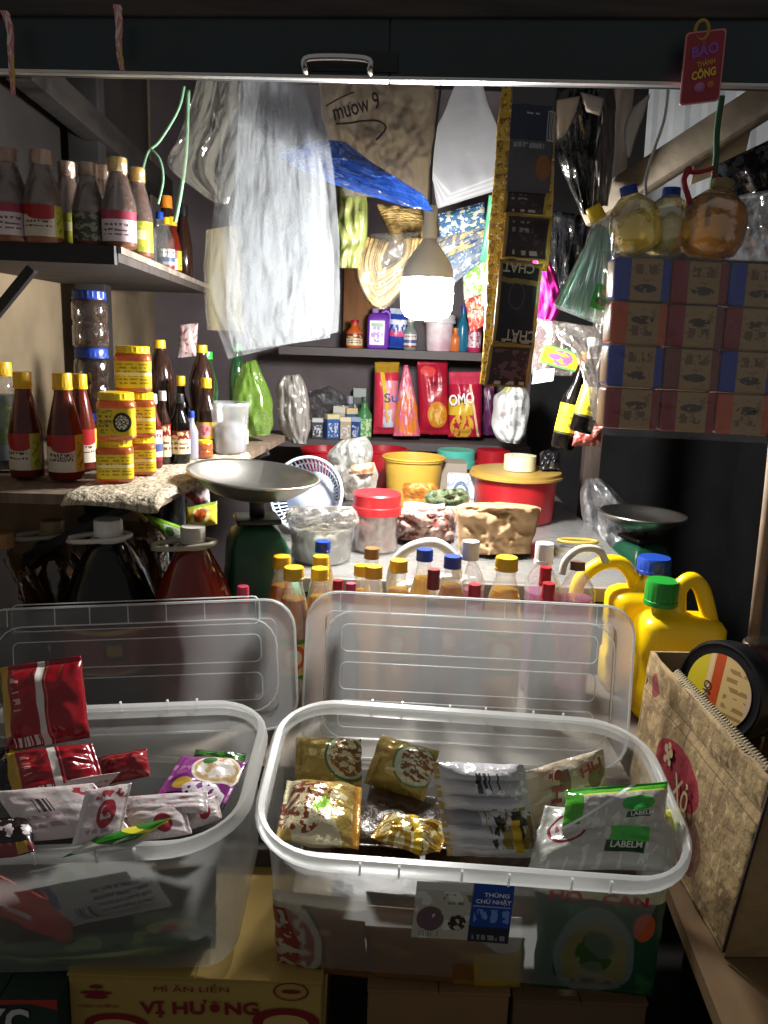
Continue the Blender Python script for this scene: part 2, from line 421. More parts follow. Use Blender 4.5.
# counter ledge just behind the boxes, long table behind it
ZL, ZT = .70, .90
def ledge():
    o = thing('counter', 'worn wooden front counter ledge behind the two clear boxes', 'counter', (0, 1.5, 0))
    put('worktop', prism([(-.97, 1.3), (.455, 1.3), (.455, 1.45), (1.0, 1.45), (1.0, 1.76), (-.97, 1.76)], ZL - .03, ZL), mCounter, o, smooth=False)
    put('front_panel', box(-.95, 1.32, 0, .44, 1.34, ZL - .031), mWoodD, o, smooth=False)
ledge()
struct('trim_8', box(-.9, 1.21, 0, .42, 1.295, .595, .004), mWoodD)
tb = thing('table', 'long stall table covered with clear plastic, in the middle of the stall', 'table', (.1, 2.3, 0))
put('tabletop', box(-.32, 1.8, ZT - .035, .645, 3.1, ZT, .004), mat('table board', '#8f8880', .6, vary=.2, vscale=5), tb)
for x, y in ((-.27, 1.85), (.6, 1.85), (-.27, 3.05), (.6, 3.05)):
    put('leg', box(x - .025, y - .025, 0, x + .025, y + .025, ZT - .035), mWoodD, tb, smooth=False)
def grid(x0, y0, x1, y1, z, nx, ny, fn):
    V = []; F = []; U = []
    for j in range(ny + 1):
        for i in range(nx + 1):
            x = x0 + (x1 - x0) * i / nx; y = y0 + (y1 - y0) * j / ny
            V.append(Vector((x, y, z + fn(x, y)))); U.append((i / nx, j / ny))
    m = nx + 1
    return V, [(j * m + i, j * m + i + 1, (j + 1) * m + i + 1, (j + 1) * m + i) for j in range(ny) for i in range(nx)], U
put('plastic_sheet', grid(-.31, 1.81, .64, 3.05, ZT + .003, 60, 70, lambda x, y: .0025 + .0025 * noise.noise(Vector((x * 9, y * 9, 0)))),
    film('table sheet', '#d9dcdd', .5, .15, (14, .5), gloss=.5), None, 'clear wrinkled plastic sheet covering the long table', 'plastic sheet')

# ================================================================== CLEAR BOXES AND LIDS
mBin = film('milky clear plastic', '#e4e6e4', .26, .3, (60, .04), gloss=.14, trans=.6)
mBinR = film('milky plastic rim', '#eef0ee', .6, .3, None, gloss=.2, trans=.5)
mRib = film('embossed rib', '#f6f8f6', .75, .3, None, gloss=.2, trans=.4)
mLid = film('milky lid plastic', '#b4b7b9', .44, .3, (60, .04), gloss=.14, trans=.62)
def rrect(w, l, i, r, z, k=8):
    """rounded rectangle ring x in [0,w], y in [0,l], inset i"""
    r = max(.008, r - i); o = []
    for cx, cy, a0 in ((w - i - r, l - i - r, 0), (i + r, l - i - r, 90), (i + r, i + r, 180), (w - i - r, i + r, 270)):
        for q in range(k + 1):
            a = math.radians(a0 + 90 * q / k); o.append(Vector((cx + r * math.cos(a), cy + r * math.sin(a), z)))
    return o
def sweep(rings, cap0=False, cap1=False):
    n = len(rings[0]); V = [v for r in rings for v in r]; F = []
    for j in range(len(rings) - 1):
        for i in range(n): F.append((j * n + i, j * n + (i + 1) % n, (j + 1) * n + (i + 1) % n, (j + 1) * n + i))
    if cap0: F.append(tuple(range(n - 1, -1, -1)))
    if cap1: F.append(tuple((len(rings) - 1) * n + i for i in range(n)))
    return V, F, [(0, 0)] * len(V)
BW, BL, BH = .584, .329, .245
def storage_bin(label, T):
    o = thing('storage_box', label, 'storage box', T @ Vector((BW / 2, BL / 2, -BH)))
    put('shell', sweep([rrect(BW, BL, .036, .075, -BH), rrect(BW, BL, .028, .078, -BH + .012), rrect(BW, BL, .008, .085, -.022), rrect(BW, BL, .006, .085, 0)], cap0=True), mBin, o, T=T, flat_deg=50)
    put('rim', sweep([rrect(BW, BL, .006, .085, 0), rrect(BW, BL, .004, .085, .004), rrect(BW, BL, -.006, .095, .005), rrect(BW, BL, -.010, .098, .001), rrect(BW, BL, -.011, .098, -.013), rrect(BW, BL, -.008, .096, -.015), rrect(BW, BL, .007, .085, -.015)]), mBinR, o, T=T, flat_deg=50)
    G = []
    for x in (.14, .19, .27, .33, .41, .46):
        for y in (-.0115, BL + .0105): G.append(box(x, y - .0015, -.013, x + .003, y + .0025, .006))
    for g in G: put('rim_rib', g, mRib, o, T=T, smooth=False)
    return o
ex, ey, ez = Vector((.9994, -.0137, -.0327)), Vector((.0191, .985, .1715)), Vector((.0298, -.172, .9846))
T1 = Matrix(((ex.x, ey.x, ez.x, -.156), (ex.y, ey.y, ez.y, .913), (ex.z, ey.z, ez.z, .801), (0, 0, 0, 1)))
bin1 = storage_bin('clear plastic box of gold noodle packets with a blue label, right of the two', T1)
R2 = (Matrix.Rotation(.0055, 3, 'Z') @ Matrix.Rotation(.115, 3, 'X') @ Matrix.Rotation(-.08, 3, 'Y'))
BR2 = Vector((-.182, 1.24, .851))
T2 = Matrix.Translation(BR2) @ R2.to_4x4() @ Matrix.Translation((-BW, -BL, 0))
bin2 = storage_bin('clear plastic box heaped with red and pink packets, left of the two', T2)
def lid(label, tl, tr, bot, name='box_cover'):
    """tl,tr = top corners, bot = a point under tl; local x to the right, y up, z to the viewer"""
    x = (tr - tl).normalized(); y = (tl - bot); H = y.length; y = (y - x * y.dot(x)).normalized(); z = x.cross(y)
    W = (tr - tl).length; og = tl - y * H
    T = Matrix(((x.x, y.x, z.x, og.x), (x.y, y.y, z.y, og.y), (x.z, y.z, z.z, og.z), (0, 0, 0, 1)))
    o = thing(name, label, 'lid', T @ Vector((W / 2, 0, 0)))
    put('lid_panel', sweep([rrect(W, H, .0, .055, -.014), rrect(W, H, .0, .055, -.001), rrect(W, H, .002, .055, 0), rrect(W, H, .034, .05, 0), rrect(W, H, .037, .05, -.006)], cap1=True), mLid, o, T=T, flat_deg=40)
    def ring(x0, y0, x1, y1, r, rad=.0014, z=.0005):
        pts = [v + Vector((x0, y0, 0)) for v in rrect(x1 - x0, y1 - y0, 0, r, z, 5)]
        put('raised_rib', tube(pts, rad, 6, True), mRib, o, T=T)
    ring(.001, .001, W - .001, H - .001, .055, .0022)
    ring(.035, .035, W - .035, H - .035, .05)
    for y0 in (.055, .125, .195): ring(.065, y0, W - .065, y0 + .05, .012, .0011, -.0055)
    G = [box(W * k - .0008, H - .034, 0, W * k + .0008, H - .001, .0012) for k in (.1, .25, .36, .48, .6, .72, .88)]
    for g in G: put('rim_tick', g, mRib, o, T=T, smooth=False)
    return o, T
lid1, TL1 = lid('clear box lid standing upright behind the right box', P(308, 590, 1.385), P(637, 607, 1.385), Vector((-.131, 1.335, ZL + .004)))
tr2 = P(294, 598, 1.40); dl = (P(0, 609, 1.40) - tr2).normalized()
lid2, TL2 = lid('clear box lid standing upright behind the left box', tr2 + dl * .59, tr2, tr2 + dl * .59 + Vector((-.004, -.05, -(tr2.z + dl.z * .59 - ZL - .004))))
# ------------------------------------------------------------------ lamp and light
bp = P(431, 205, 1.90); zt = bp.z
bulb = thing('light_bulb', 'glowing white bulb hanging on a dark cord in the middle of the stall', 'lamp', (bp.x, bp.y, zt - .255))
TBb = Matrix.Translation((bp.x, bp.y, zt)) @ Matrix.Scale(1.075, 4)
put('socket', lathe([(.004, 0), (.012, -.002), (.0145, -.008), (.0135, -.036), (.016, -.05), (.015, -.068)], 24), mat('white bakelite', '#c9c9c4', .4), bulb, T=TBb)
put('housing', lathe([(.014, -.068), (.017, -.074), (.032, -.094), (.047, -.115), (.053, -.13), (.0545, -.148)], 32, cap1=False), mat('white bulb housing', '#d4d4d0', .4), bulb, T=TBb)
MLP, nt = newmat('lit diffuser'); oo = nt.nodes.new('ShaderNodeOutputMaterial'); em = nt.nodes.new('ShaderNodeEmission')
em.inputs[0].default_value = (1, .98, .94, 1); em.inputs[1].default_value = 440; nt.links.new(em.outputs[0], oo.inputs[0])
put('diffuser', lathe([(.0545, -.149), (.0555, -.16), (.056, -.19), (.054, -.212), (.046, -.226), (.03, -.233), (.001, -.235)], 32, cap0=False), MLP, bulb, T=TBb)
put('cord', tube(curve([(bp.x, bp.y, zt - .001), P(432, 160, 1.9), P(438, 110, 1.9), P(443, 60, 1.9), P(446, 10, 1.9)], 6), .0028, 8), mat('dark cord', '#2a2a26', .6), bulb)
w = bpy.data.worlds.new('world'); S.world = w; w.use_nodes = True
bg = w.node_tree.nodes['Background']; bg.inputs[0].default_value = (1, .97, .93, 1); bg.inputs[1].default_value = .125
vs = S.view_settings; S.display_settings.display_device = 'sRGB'
vs.view_transform = 'Standard'; vs.look = 'None'; vs.gamma = 1; vs.use_curve_mapping = False; vs.exposure = .22
try: S.cycles.transparent_max_bounces = 24
except Exception: pass
# ================================================================== BOTTLES, JARS AND OTHER GOODS: builders
PROF = {
 'sauce': ([(.9, 0), (1, .02), (1, .40), (.97, .46), (.62, .72), (.5, .80), (.48, .84)], .56, .845),
 'slim': ([(.9, 0), (1, .02), (1, .55), (.95, .6), (.5, .74), (.42, .8), (.42, .88)], .5, .87),
 'oil': ([(.88, 0), (1, .03), (1, .25), (.95, .3), (1, .35), (1, .58), (.93, .68), (.7, .78), (.52, .86), (.47, .875), (.47, .925)], .56, .922),
 'soda': ([(.8, 0), (1, .04), (1, .3), (.9, .42), (1, .56), (.95, .68), (.7, .8), (.4, .89), (.36, .92)], .42, .925),
 'jug': ([(.9, 0), (1, .03), (1, .2), (.96, .23), (1, .26), (1, .52), (.97, .58), (.72, .74), (.4, .87), (.27, .9), (.26, .925)], .3, .92),
 'jar': ([(.9, 0), (1, .04), (1, .36), (.94, .40), (.94, .46), (1, .5), (1, .76), (.9, .83), (.84, .85)], .93, .84),
 'tub': ([(.86, 0), (.9, .02), (1, .9)], 1.03, .9),
}
def capG(r, z0, z1, n=28, ridged=True, sq=0):
    G = lathe([(r, z0), (r, z0 + (z1 - z0) * .18), (r * .97, z0 + (z1 - z0) * .2), (r * .97, z1 - (z1 - z0) * .12), (r * .9, z1), (.0005, z1)], n * 2 if ridged else n, sq, cap0=True, cap1=False)
    if ridged:
        m = n * 2 + 1
        for j in (2, 3):
            for i in range(m):
                if i % 2:
                    v = G[0][j * m + i]; v.x *= .955; v.y *= .955
    return G
def facing(b): return math.atan2(-b.x, b.y)
def bottle(name, label, cat, base, H, R, kind, bm, cm, lab=None, group=None, liq=None, T=None, sq=0, wrap=None, n=28, capname='cap', sx=1, sy=1, turn=0):
    pr, cr, cz = PROF[kind]
    o = thing(name, label, cat, base, group)
    if T is None: T = Matrix.Translation(base) @ Matrix.Rotation(turn, 4, 'Z')
    a = facing(Vector(base)) - turn
    put('body', lathe([(r * R, z * H) for r, z in pr], n, sq, sx, sy, cap1=False), bm, o, T=T, flat_deg=60)
    put(capname, capG(cr * R, cz * H, H, n // 2 + 4, sq=0), cm, o, T=T, flat_deg=35)
    if liq:
        lm, fill = liq; q = []
        for r, z in pr:
            if z >= fill: break
            q.append((r * R * .955, max(z * H, .002)))
        if q:
            # close at the fill level
            i = len(q); r0, z0 = pr[i - 1]; r1, z1 = pr[i] if i < len(pr) else pr[-1]
            rf = r0 + (r1 - r0) * (fill - z0) / max(1e-6, z1 - z0)
            q += [(rf * R * .955, fill * H), (.0005, fill * H)]
            put('liquid', lathe(q, n, sq, sx, sy, cap1=False), lm, o, T=T, flat_deg=60)
    for L in (lab if isinstance(lab, list) else [lab] if lab else []):
        z0, z1, m, arc = L[:4]; off = L[4] if len(L) > 4 else 0
        def rad(zf):
            for (ra, za), (rb, zb) in zip(pr, pr[1:]):
                if za <= zf <= zb: return ra + (rb - ra) * (zf - za) / max(1e-6, zb - za)
            return pr[-1][0]
        mx = max(rad(z0), rad(z1))
        put('label', shell(R * rad(z0) + .0012, z0 * H, z1 * H, a - arc / 2 + off, a + arc / 2 + off, 16, sq, sx, sy, R * rad(z1) + .0012), m, o, T=T)
    if wrap:
        put('shrink_wrap', lathe([(r * R * 1.05 + .001, z * H) for r, z in pr if z > .02] + [(cr * R * 1.06, cz * H), (cr * R * 1.06, H)], n, sq, sx, sy, cap0=False, cap1=False), wrap, o, T=T)
    return o
def on(px, pyb, pyt, z):
    """base point on the plane z seen at (px, pyb) and height up to the row pyt"""
    b = PZ(px, pyb, z); return b, P(px, pyt, b.y).z - z
def at(px, pyt, Y, z):
    t = P(px, pyt, Y); return Vector((t.x, t.y, z)), t.z - z

# ---- colours
cYel = mat('yellow cap plastic', '#e0ad1c', .35); cYelB = mat('bright yellow cap', '#e8c51a', .35); cRed = mat('red cap plastic', '#b01526', .35)
cBlu = mat('blue cap plastic', '#1c3f9a', .35); cWht = mat('white cap plastic', '#d8d8d4', .4); cBrn = mat('brown cap', '#8a6233', .4); cBlk = mat('black cap', '#161616', .35)
cGrn = mat('green cap plastic', '#1f8a2e', .35); cOra = mat('orange cap', '#c8781c', .4); cPnk = mat('pink cap', '#c93f5a', .4); cTan = mat('foil cap band', '#b07f5a', .4)
gClear = film('clear bottle plastic', '#eef2f0', .10, .06, None, gloss=.5)
gWrap = film('loose clear wrap', '#e8ecec', .14, .08, (45, .9), gloss=.6)
bChili = mat('chilli sauce', '#5c1c10', .18, vary=.35, vscale=12, spec=.6); bChiliT = mat('dusty chilli sauce', '#6f4630', .35, vary=.25, vscale=14)
bSoy = mat('dark soy bottle', '#0a0707', .14, spec=.4); bCola = mat('dark brown bottle', '#2b1a14', .12, spec=.7); bRedJ = film('red syrup jug', '#8f2a18', .93, .1, (12, .2), tint='#a04030', gloss=.22)
bHoney = film('orange jar filling', '#c9783a', .8, .15, (60, .4), tint='#e0a060', gloss=.35)
bOil = film('cooking oil', '#d9a520', .5, .08, None, tint='#f4c842', gloss=.3); bOilD = film('dark oil', '#5a3a10', .75, .06, (14, .4), tint='#a87820', gloss=.5)
lChili = art('chilli label', '#c9bfae', [('r', 0, .68, 1, 1, '#9c1f22'), ('e', .45, .68, .3, .16, '#9c1f22'), ('r', .72, 0, 1, 1, '#b7ad3a'), ('t', .08, .3, .66, .52, 7, 26, '#40302a'), ('n', .76, .1, .96, .8, 9, 6, 1, .55, '#6f8a2a')])
lPink = art('pink sauce label', '#d9cdd0', [('r', 0, .72, 1, 1, '#a33a52'), ('t', .1, .2, .7, .66, 6, 20, '#7a4a66'), ('r', .74, 0, 1, .7, '#b9a4b4')])
lYelG = art('yellow green label', '#b9b53c', [('n', 0, 0, 1, 1, 8, 5, 2, .55, '#8fa03a'), ('r', .1, .4, .7, .7, '#d8d4a0')])
lHoney = art('yellow jar label', '#d8b81e', [('n', 0, 0, .5, 1, 6, 5, 3, .56, '#8f9a3c'), ('e', .62, .5, .22, .36, '#1a1712'), ('en', .62, .5, .16, .26, 22, 1, .5, '#d9d2b8'), ('t', .05, .2, .36, .8, 6, 14, '#7a5a18')])
lHoneyP = art('plain yellow label', '#dcc020', [('t', .1, .1, .9, .9, 7, 12, '#94781c'), ('r', 0, .45, 1, .58, '#e8dca0')])
lCream = art('cream sauce label', '#d9c9a4', [('r', 0, .62, 1, 1, '#6f1d1d'), ('n', .1, .55, .9, .95, 8, 5, 4, .5, '#d0b48c'), ('t', .1, .1, .9, .5, 5, 16, '#6a4a2a')])
lWhite = art('white blue label', '#cfcfd0', [('r', 0, .3, 1, .55, '#4a5a8a'), ('t', .1, .62, .9, .94, 4, 16, '#8a3030'), ('r', 0, 0, 1, .12, '#8a2030')])
lSoy = art('soy jug label', '#8a3a36', [('r', 0, .9, 1, 1, '#c9a860'), ('r', 0, 0, 1, .06, '#c9a860'), ('r', .42, .3, .6, .8, '#1a1410'), ('r', .45, .42, .57, .68, '#a8892c')])
lOil = art('oil jug label', '#a8801c', [('r', 0, .55, 1, 1, '#8a3020'), ('e', .5, .5, .2, .3, '#c9a020')])
lGreenD = art('dim green label', '#5f7a52', [('r', 0, 0, 1, .3, '#6f7f8a'), ('n', 0, .3, 1, 1, 6, 6, 2, .55, '#7c9a4a')])

# ================================================================== LEFT SHELVES
ZS1, ZS2 = 1.61, 1.144
A, B, Cc = PZ(-40, 238, ZS1), PZ(118, 247, ZS1), PZ(207, 285, ZS1)
yA = B.y - .02
sh1 = thing('wall_shelf', 'black upper wall shelf on the left carrying wrapped sauce bottles', 'shelf', (-.75, B.y, ZS1 - .034))
put('board', prism([(-.975, yA), (B.x, B.y), (Cc.x, Cc.y), (-.975, Cc.y)], ZS1 - .028, ZS1), mat('sooty plank', '#4a4340', .8, vary=.3, vscale=6, stretch=(1, 4, 1)), sh1, smooth=False)
put('front_edge', prism([(-.975, yA - .012), (B.x - .004, B.y - .012), (B.x - .002, B.y - .001), (-.975, yA - .001)], ZS1 - .034, ZS1 + .001), mShelf, sh1, smooth=False)
dv = (Cc - B).normalized()
put('edge_strip', prism([(B.x, B.y), (B.x + .006, B.y), (Cc.x + .006, Cc.y), (Cc.x, Cc.y)], ZS1 - .012, ZS1 + .001), mShelfE, sh1, smooth=False)
put('bracket', beam('', P(-30, 345, 1.66), P(33, 268, 1.66), .02, .02, mShelf), mShelf, sh1, smooth=False)
A2, B2, C2 = PZ(-30, 478, ZS2), PZ(160, 497, ZS2), PZ(294, 431, ZS2)
sh2 = thing('wall_shelf', 'lower wooden wall shelf on the left with jars and a paper covering', 'shelf', (-.7, B2.y, ZS2 - .02))
put('board', prism([(-.975, B2.y - .02), (B2.x, B2.y), (C2.x, C2.y), (-.975, C2.y)], ZS2 - .02, ZS2), mWood, sh2, smooth=False)
put('bracket', beam('', Vector((-.9, 2.3, .9)), Vector((C2.x - .03, 2.3, ZS2 - .02)), .02, .02, mShelf), mShelf, sh2, smooth=False)
put('bracket', beam('', Vector((-.9, B2.y + .1, .9)), Vector((B2.x - .05, B2.y + .1, ZS2 - .02)), .02, .02, mShelf), mShelf, sh2, smooth=False)
# crumpled paper covering on the lower shelf, drooping over its corner
def paper():
    V, F, U = [], [], []; nx, ny = 44, 50
    for j in range(ny + 1):
        for i in range(nx + 1):
            u, v = i / nx, j / ny
            y = B2.y - .045 + (.62 + .045) * v; xe = B2.x + (C2.x - B2.x) * max(0, (y - B2.y)) / (C2.y - B2.y) + .008
            x = -.60 + (xe + .60) * u
            over = max(0, (x - (xe - .012)) / .016, (B2.y - .012 - y) / .035 if y < B2.y - .012 else 0)
            z = ZS2 + .003 - .03 * over ** 1.5 * (.7 + .6 * noise.noise(Vector((x * 12, y * 12, 0)))) + .006 * abs(noise.noise(Vector((x * 22, y * 22, 3))))
            V.append(Vector((x, y, z))); U.append((u, v))
    m = nx + 1
    return V, [(j * m + i, j * m + i + 1, (j + 1) * m + i + 1, (j + 1) * m + i) for j in range(ny) for i in range(nx)], U
pp = put('paper_liner', paper(), art('old newsprint', '#b0a48e', [('n', 0, 0, 1, 1, 30, 40, 2, .56, '#857660'), ('n', 0, 0, 1, 1, 12, 16, 6, .6, '#c9bfa8')], .85, bmp=(70, .8)), None, 'crumpled brown paper lining the lower left shelf', 'paper')
sm = pp.modifiers.new('thick', 'SOLIDIFY'); sm.thickness = .0008

GT = 'wrapped sauce bottles on the upper shelf'
TS = [(6, 148, 1.62, .036, bChiliT, cTan, lPink, 'dusty wrapped sauce bottle at the far left end of the upper shelf'),
      (40, 150, 1.62, .035, bChiliT, cTan, lChili, 'wrapped sauce bottle with red and white label, second from left on upper shelf'),
      (66, 162, 1.72, .030, bChiliT, cTan, lYelG, 'wrapped bottle half hidden behind the second sauce bottle on upper shelf'),
      (87, 163, 1.66, .032, bChiliT, cTan, art('dark photo label', '#4a4638', [('n', 0, 0, 1, 1, 6, 5, 3, .52, '#8a8a78'), ('n', 0, 0, 1, 1, 9, 8, 8, .6, '#2a3a24')]), 'wrapped sauce bottle with dark picture label, middle of the upper shelf'),
      (104, 166, 1.78, .030, bChiliT, cTan, lPink, 'wrapped bottle tucked between two front bottles on upper shelf'),
      (117, 158, 1.66, .033, bChiliT, cYel, lPink, 'yellow capped wrapped bottle with pink label at shelf corner'),
      (137, 168, 1.86, .030, bChiliT, cYel, lYelG, 'yellow capped wrapped bottle with yellow label past the shelf corner')]
for px, py, Y, R, bm, cm, lm, lb in TS:
    b, H = at(px, py, Y, ZS1 + .001)
    bottle('sauce_bottle', lb, 'bottle', b, H, R, 'sauce', bm, cm, (.06, .4, lm, 2.6), GT, wrap=gWrap)
for px, py, Y, R, bm, cm, lm, lb in [(149, 208, 1.98, .02, gClear, cBlu, None, 'small clear bottle with blue cap on upper shelf'),
      (160, 212, 2.12, .02, gClear, cBlu, None, 'second small clear bottle with blue cap, further back on upper shelf'),
      (166, 196, 2.35, .03, bCola, cOra, None, 'dark bottle with orange cap behind the rope on upper shelf'),
      (185, 205, 2.48, .026, bCola, cBlk, None, 'dark bottle with black cap at the back of upper shelf'),
      (180, 218, 2.2, .02, gClear, cYel, lWhite, 'small clear bottle with yellow cap and red filling on upper shelf'),
      (196, 218, 2.3, .025, bChili, cYel, lChili, 'small red chilli bottle at the inner end of the upper shelf')]:
    b, H = at(px, py, Y, ZS1 + .001); b.x = min(b.x, B.x + (Cc.x - B.x) * (Y - B.y) / (Cc.y - B.y) - R)
    bottle('small_bottle' if R < .024 else 'sauce_bottle', lb, 'bottle', b, H, R, 'slim' if R < .024 else 'sauce', bm, cm, (.06, .4, lm, 2.6) if lm else None,
           liq=(bChili, .6) if 'red filling' in lb else None)
# green ribbon of twine looped over the beam
mRope = mat('green plastic twine', '#7fae8a', .5)
put('twine', join(tube(curve([P(184, 86, 1.95), P(178, 110, 1.95), P(160, 140, 1.95), P(148, 152, 1.95), P(142, 172, 1.95)], 8), .0035, 6),
    tube(curve([P(150, 148, 1.95), P(160, 160, 1.95), P(163, 180, 1.95), P(158, 204, 1.95)], 8), .0032, 6), tube(curve([P(188, 90, 1.93), P(186, 150, 1.93), P(181, 190, 1.93), P(175, 222, 1.93)], 8), .005, 6)), mRope, None, 'pale green plastic twine dangling beside the upper shelf', 'twine')

# ---- lower left shelf
GS = 'chilli sauce bottles on the lower shelf'
z2 = ZS2 + .006
b, H = on(8, 468, 362, z2); bottle('large_bottle', 'tall dim bottle with green label and yellow cap at far left of lower shelf', 'bottle', b, H, .042, 'slim', gClear, cYel, (.1, .6, lGreenD, 3), liq=(mat('murky liquid', '#3a3f36', .3), .7))
def chu(o, b, H, R, s, z0, w, hgt, off=0):
    a = facing(b) + off
    letter(s, lambda x, y: Vector((b.x + (R + .002) * math.sin(a + x / R), b.y - (R + .002) * math.cos(a + x / R), b.z + z0 * H + y)), w, hgt, mat('dark print', '#33261f', .6), o)
for px, pb, pt, R, off, lb in [(28, 476, 372, .033, -.35, 'chilli sauce bottle with turned label, left of the three on the lower shelf'),
                         (67, 478, 373, .035, 0, 'middle one of the three chilli sauce bottles on the lower shelf'),
                         (83, 468, 374, .031, .5, 'chilli sauce bottle half hidden at the right of the three on the lower shelf')]:
    b, H = on(px, pb, pt, z2)
    o = bottle('sauce_bottle', lb, 'bottle', b, H, R, 'sauce', bChili, cYel, (.08, .43, lChili, 2.5, off), GS)
    if px == 67: chu(o, b, H, R, 'TƯƠNG ỚT', .22, .036, .0085, -.1)
# stacked square jars
def jar(label, px, pb, pt, z, Rpx, lm, cm=None, filling=None, sq=2.5, group=None, Y=None, cat='jar', name='jar', base=None, turn=.25):
    if base is None:
        b = PZ(px, pb, z)
    else: b = base
    H = P(px, pt, b.y).z - b.z; R = pix(Rpx, b.y)
    o = thing(name, label, cat, b, group); T = Matrix.Translation(b) @ Matrix.Rotation(turn, 4, 'Z')
    pr = PROF['jar'][0]
    put('jar_body', lathe([(r * R, zz * H) for r, zz in pr], 36, sq, cap1=False), filling or bHoney, o, T=T, flat_deg=60)
    put('screw_lid', capG(R * .95, .845 * H, H, 22), cm or cYelB, o, T=T, flat_deg=35)
    a = facing(b) - turn
    if lm: put('label', shell(R + .0012, .1 * H, .68 * H, a - .95, a + .95, 20, sq), lm, o, T=T)
    return o, b, H
GJ = 'yellow lidded jars stacked on the lower shelf'
o, b, H = jar('yellow lidded jar, lower of the front stack of two', 116, 480, 439, z2, 18, lHoneyP, group=GJ)
jar('yellow lidded jar with black emblem label, upper of the front stack of two', 119, 0, 392, 0, 18.5, lHoney, group=GJ, base=Vector((b.x + .006, b.y, b.z + H + .001)))
o, b, H = jar('orange jar with yellow lid, bottom of the stack of three behind', 141, 473, 436, z2, 15, lHoneyP, group=GJ)
b1 = Vector((b.x, b.y, b.z + H + .001)); o, b, H = jar('orange jar with yellow lid, middle of the stack of three behind', 141, 0, 392, 0, 15.5, lHoneyP, group=GJ, base=b1)
jar('orange jar with yellow lid, topmost of the stack of three behind', 135, 0, 346, 0, 17.5, lHoneyP, group=GJ, base=Vector((b.x - .01, b.y, b.z + H + .001)))
gDarkJar = film('dim jar of dried goods', '#3a2f2c', .7, .1, (40, .4), gloss=.4)
o, b, H = jar('dark blue lidded jar at the bottom of the dim stack of three', 96, 462, 412, z2, 17, None, cBlu, gDarkJar, 0)
b1 = Vector((b.x, b.y, b.z + H + .001)); o, b, H = jar('squat blue lidded jar in the middle of the dim stack', 96, 0, 348, 0, 17, None, cBlu, gDarkJar, 0, base=b1)
jar('blue lidded jar of brown goods topping the dim stack under the shelf', 97, 0, 291, 0, 17, None, cBlu, film('jar of brown goods', '#5a4a44', .7, .1, (30, .3), gloss=.4), 0, base=Vector((b.x, b.y, b.z + H + .001)))
# bottles deeper along the shelf
for px, pb, pt, Rp, kind, bm, cm, lab, lb, cat, liq in [
    (155, 467, 394, 7.5, 'slim', bChili, cWht, (.1, .52, lWhite, 2.6), 'small sauce bottle with white cap beside the orange jars', 'bottle', None),
    (164, 463, 391, 7.5, 'slim', bCola, cWht, (.1, .55, lCream, 2.6), 'small brown sauce bottle with cream label beside the white capped one', 'bottle', None),
    (180, 462, 394, 10.5, 'slim', bSoy, cBlk, (.14, .48, lCream, 2.6), 'black soy sauce bottle with red and cream label', 'bottle', None),
    (192, 459, 411, 6.5, 'slim', film('pale milky bottle', '#c9c9dd', .7, .2, None, gloss=.3), cBlu, None, 'slim milky bottle with blue cap', 'bottle', None),
    (205, 457, 440, 8, 'jar', bHoney, cYelB, None, 'little orange jar with yellow lid in front of the brown bottle', 'jar', None),
    (207, 452, 378, 10.5, 'slim', bCola, cYel, (.2, .42, art('pink round label', '#c8a83c', [('e', .4, .5, .3, .4, '#d99a9a'), ('en', .4, .5, .2, .3, 9, 2, .5, '#a84a5a')]), 2.4), 'brown bottle with yellow cap and pink round label', 'bottle', None),
    (203, 446, 345, 13, 'soda', bCola, cYel, None, 'tall dark soda bottle with yellow cap standing at the back of the shelf', 'bottle', None),
    (182, 450, 376, 9, 'slim', bSoy, cYel, None, 'dark bottle with yellow cap behind the soy sauce bottle', 'bottle', None),
    (162, 447, 340, 14, 'soda', bCola, cYel, None, 'tall dark soda bottle with yellow cap behind the orange jars', 'bottle', None)]:
    b, H = on(px, pb, pt, z2)
    bottle('soda_bottle' if kind == 'soda' else 'jar' if kind == 'jar' else 'sauce_bottle', lb, cat, b, H, pix(Rp, b.y), kind, bm, cm, lab, liq=liq)
b, H = on(229, 452, 402, z2)
o = thing('plastic_tub', 'clear round plastic tub standing on the lower shelf', 'tub', b); Rr = pix(20, b.y)
put('tub_body', lathe([(Rr * .82, 0), (Rr * .86, .006), (Rr, H * .9), (Rr * 1.04, H * .92), (Rr * 1.04, H * .97), (Rr * .99, H)], 32, cap1=False), film('cloudy tub', '#d5d8dc', .4, .2, (40, .2), gloss=.35), o, T=Matrix.Translation(b))
put('contents', lathe([(Rr * .78, .004), (Rr * .9, H * .55), (Rr * .5, H * .6), (.001, H * .62)], 24, cap1=False), mat('pale grey goods', '#8f8f94', .7, vary=.4, vscale=40), o, T=Matrix.Translation(b))
b, H = on(243, 444, 421, z2)
bottle('spice_shaker', 'small white shaker beside the clear tub', 'shaker', b, H, pix(5.5, b.y), 'slim', mat('white shaker plastic', '#c9cdc4', .4), mat('dim purple', '#4a4058', .5))
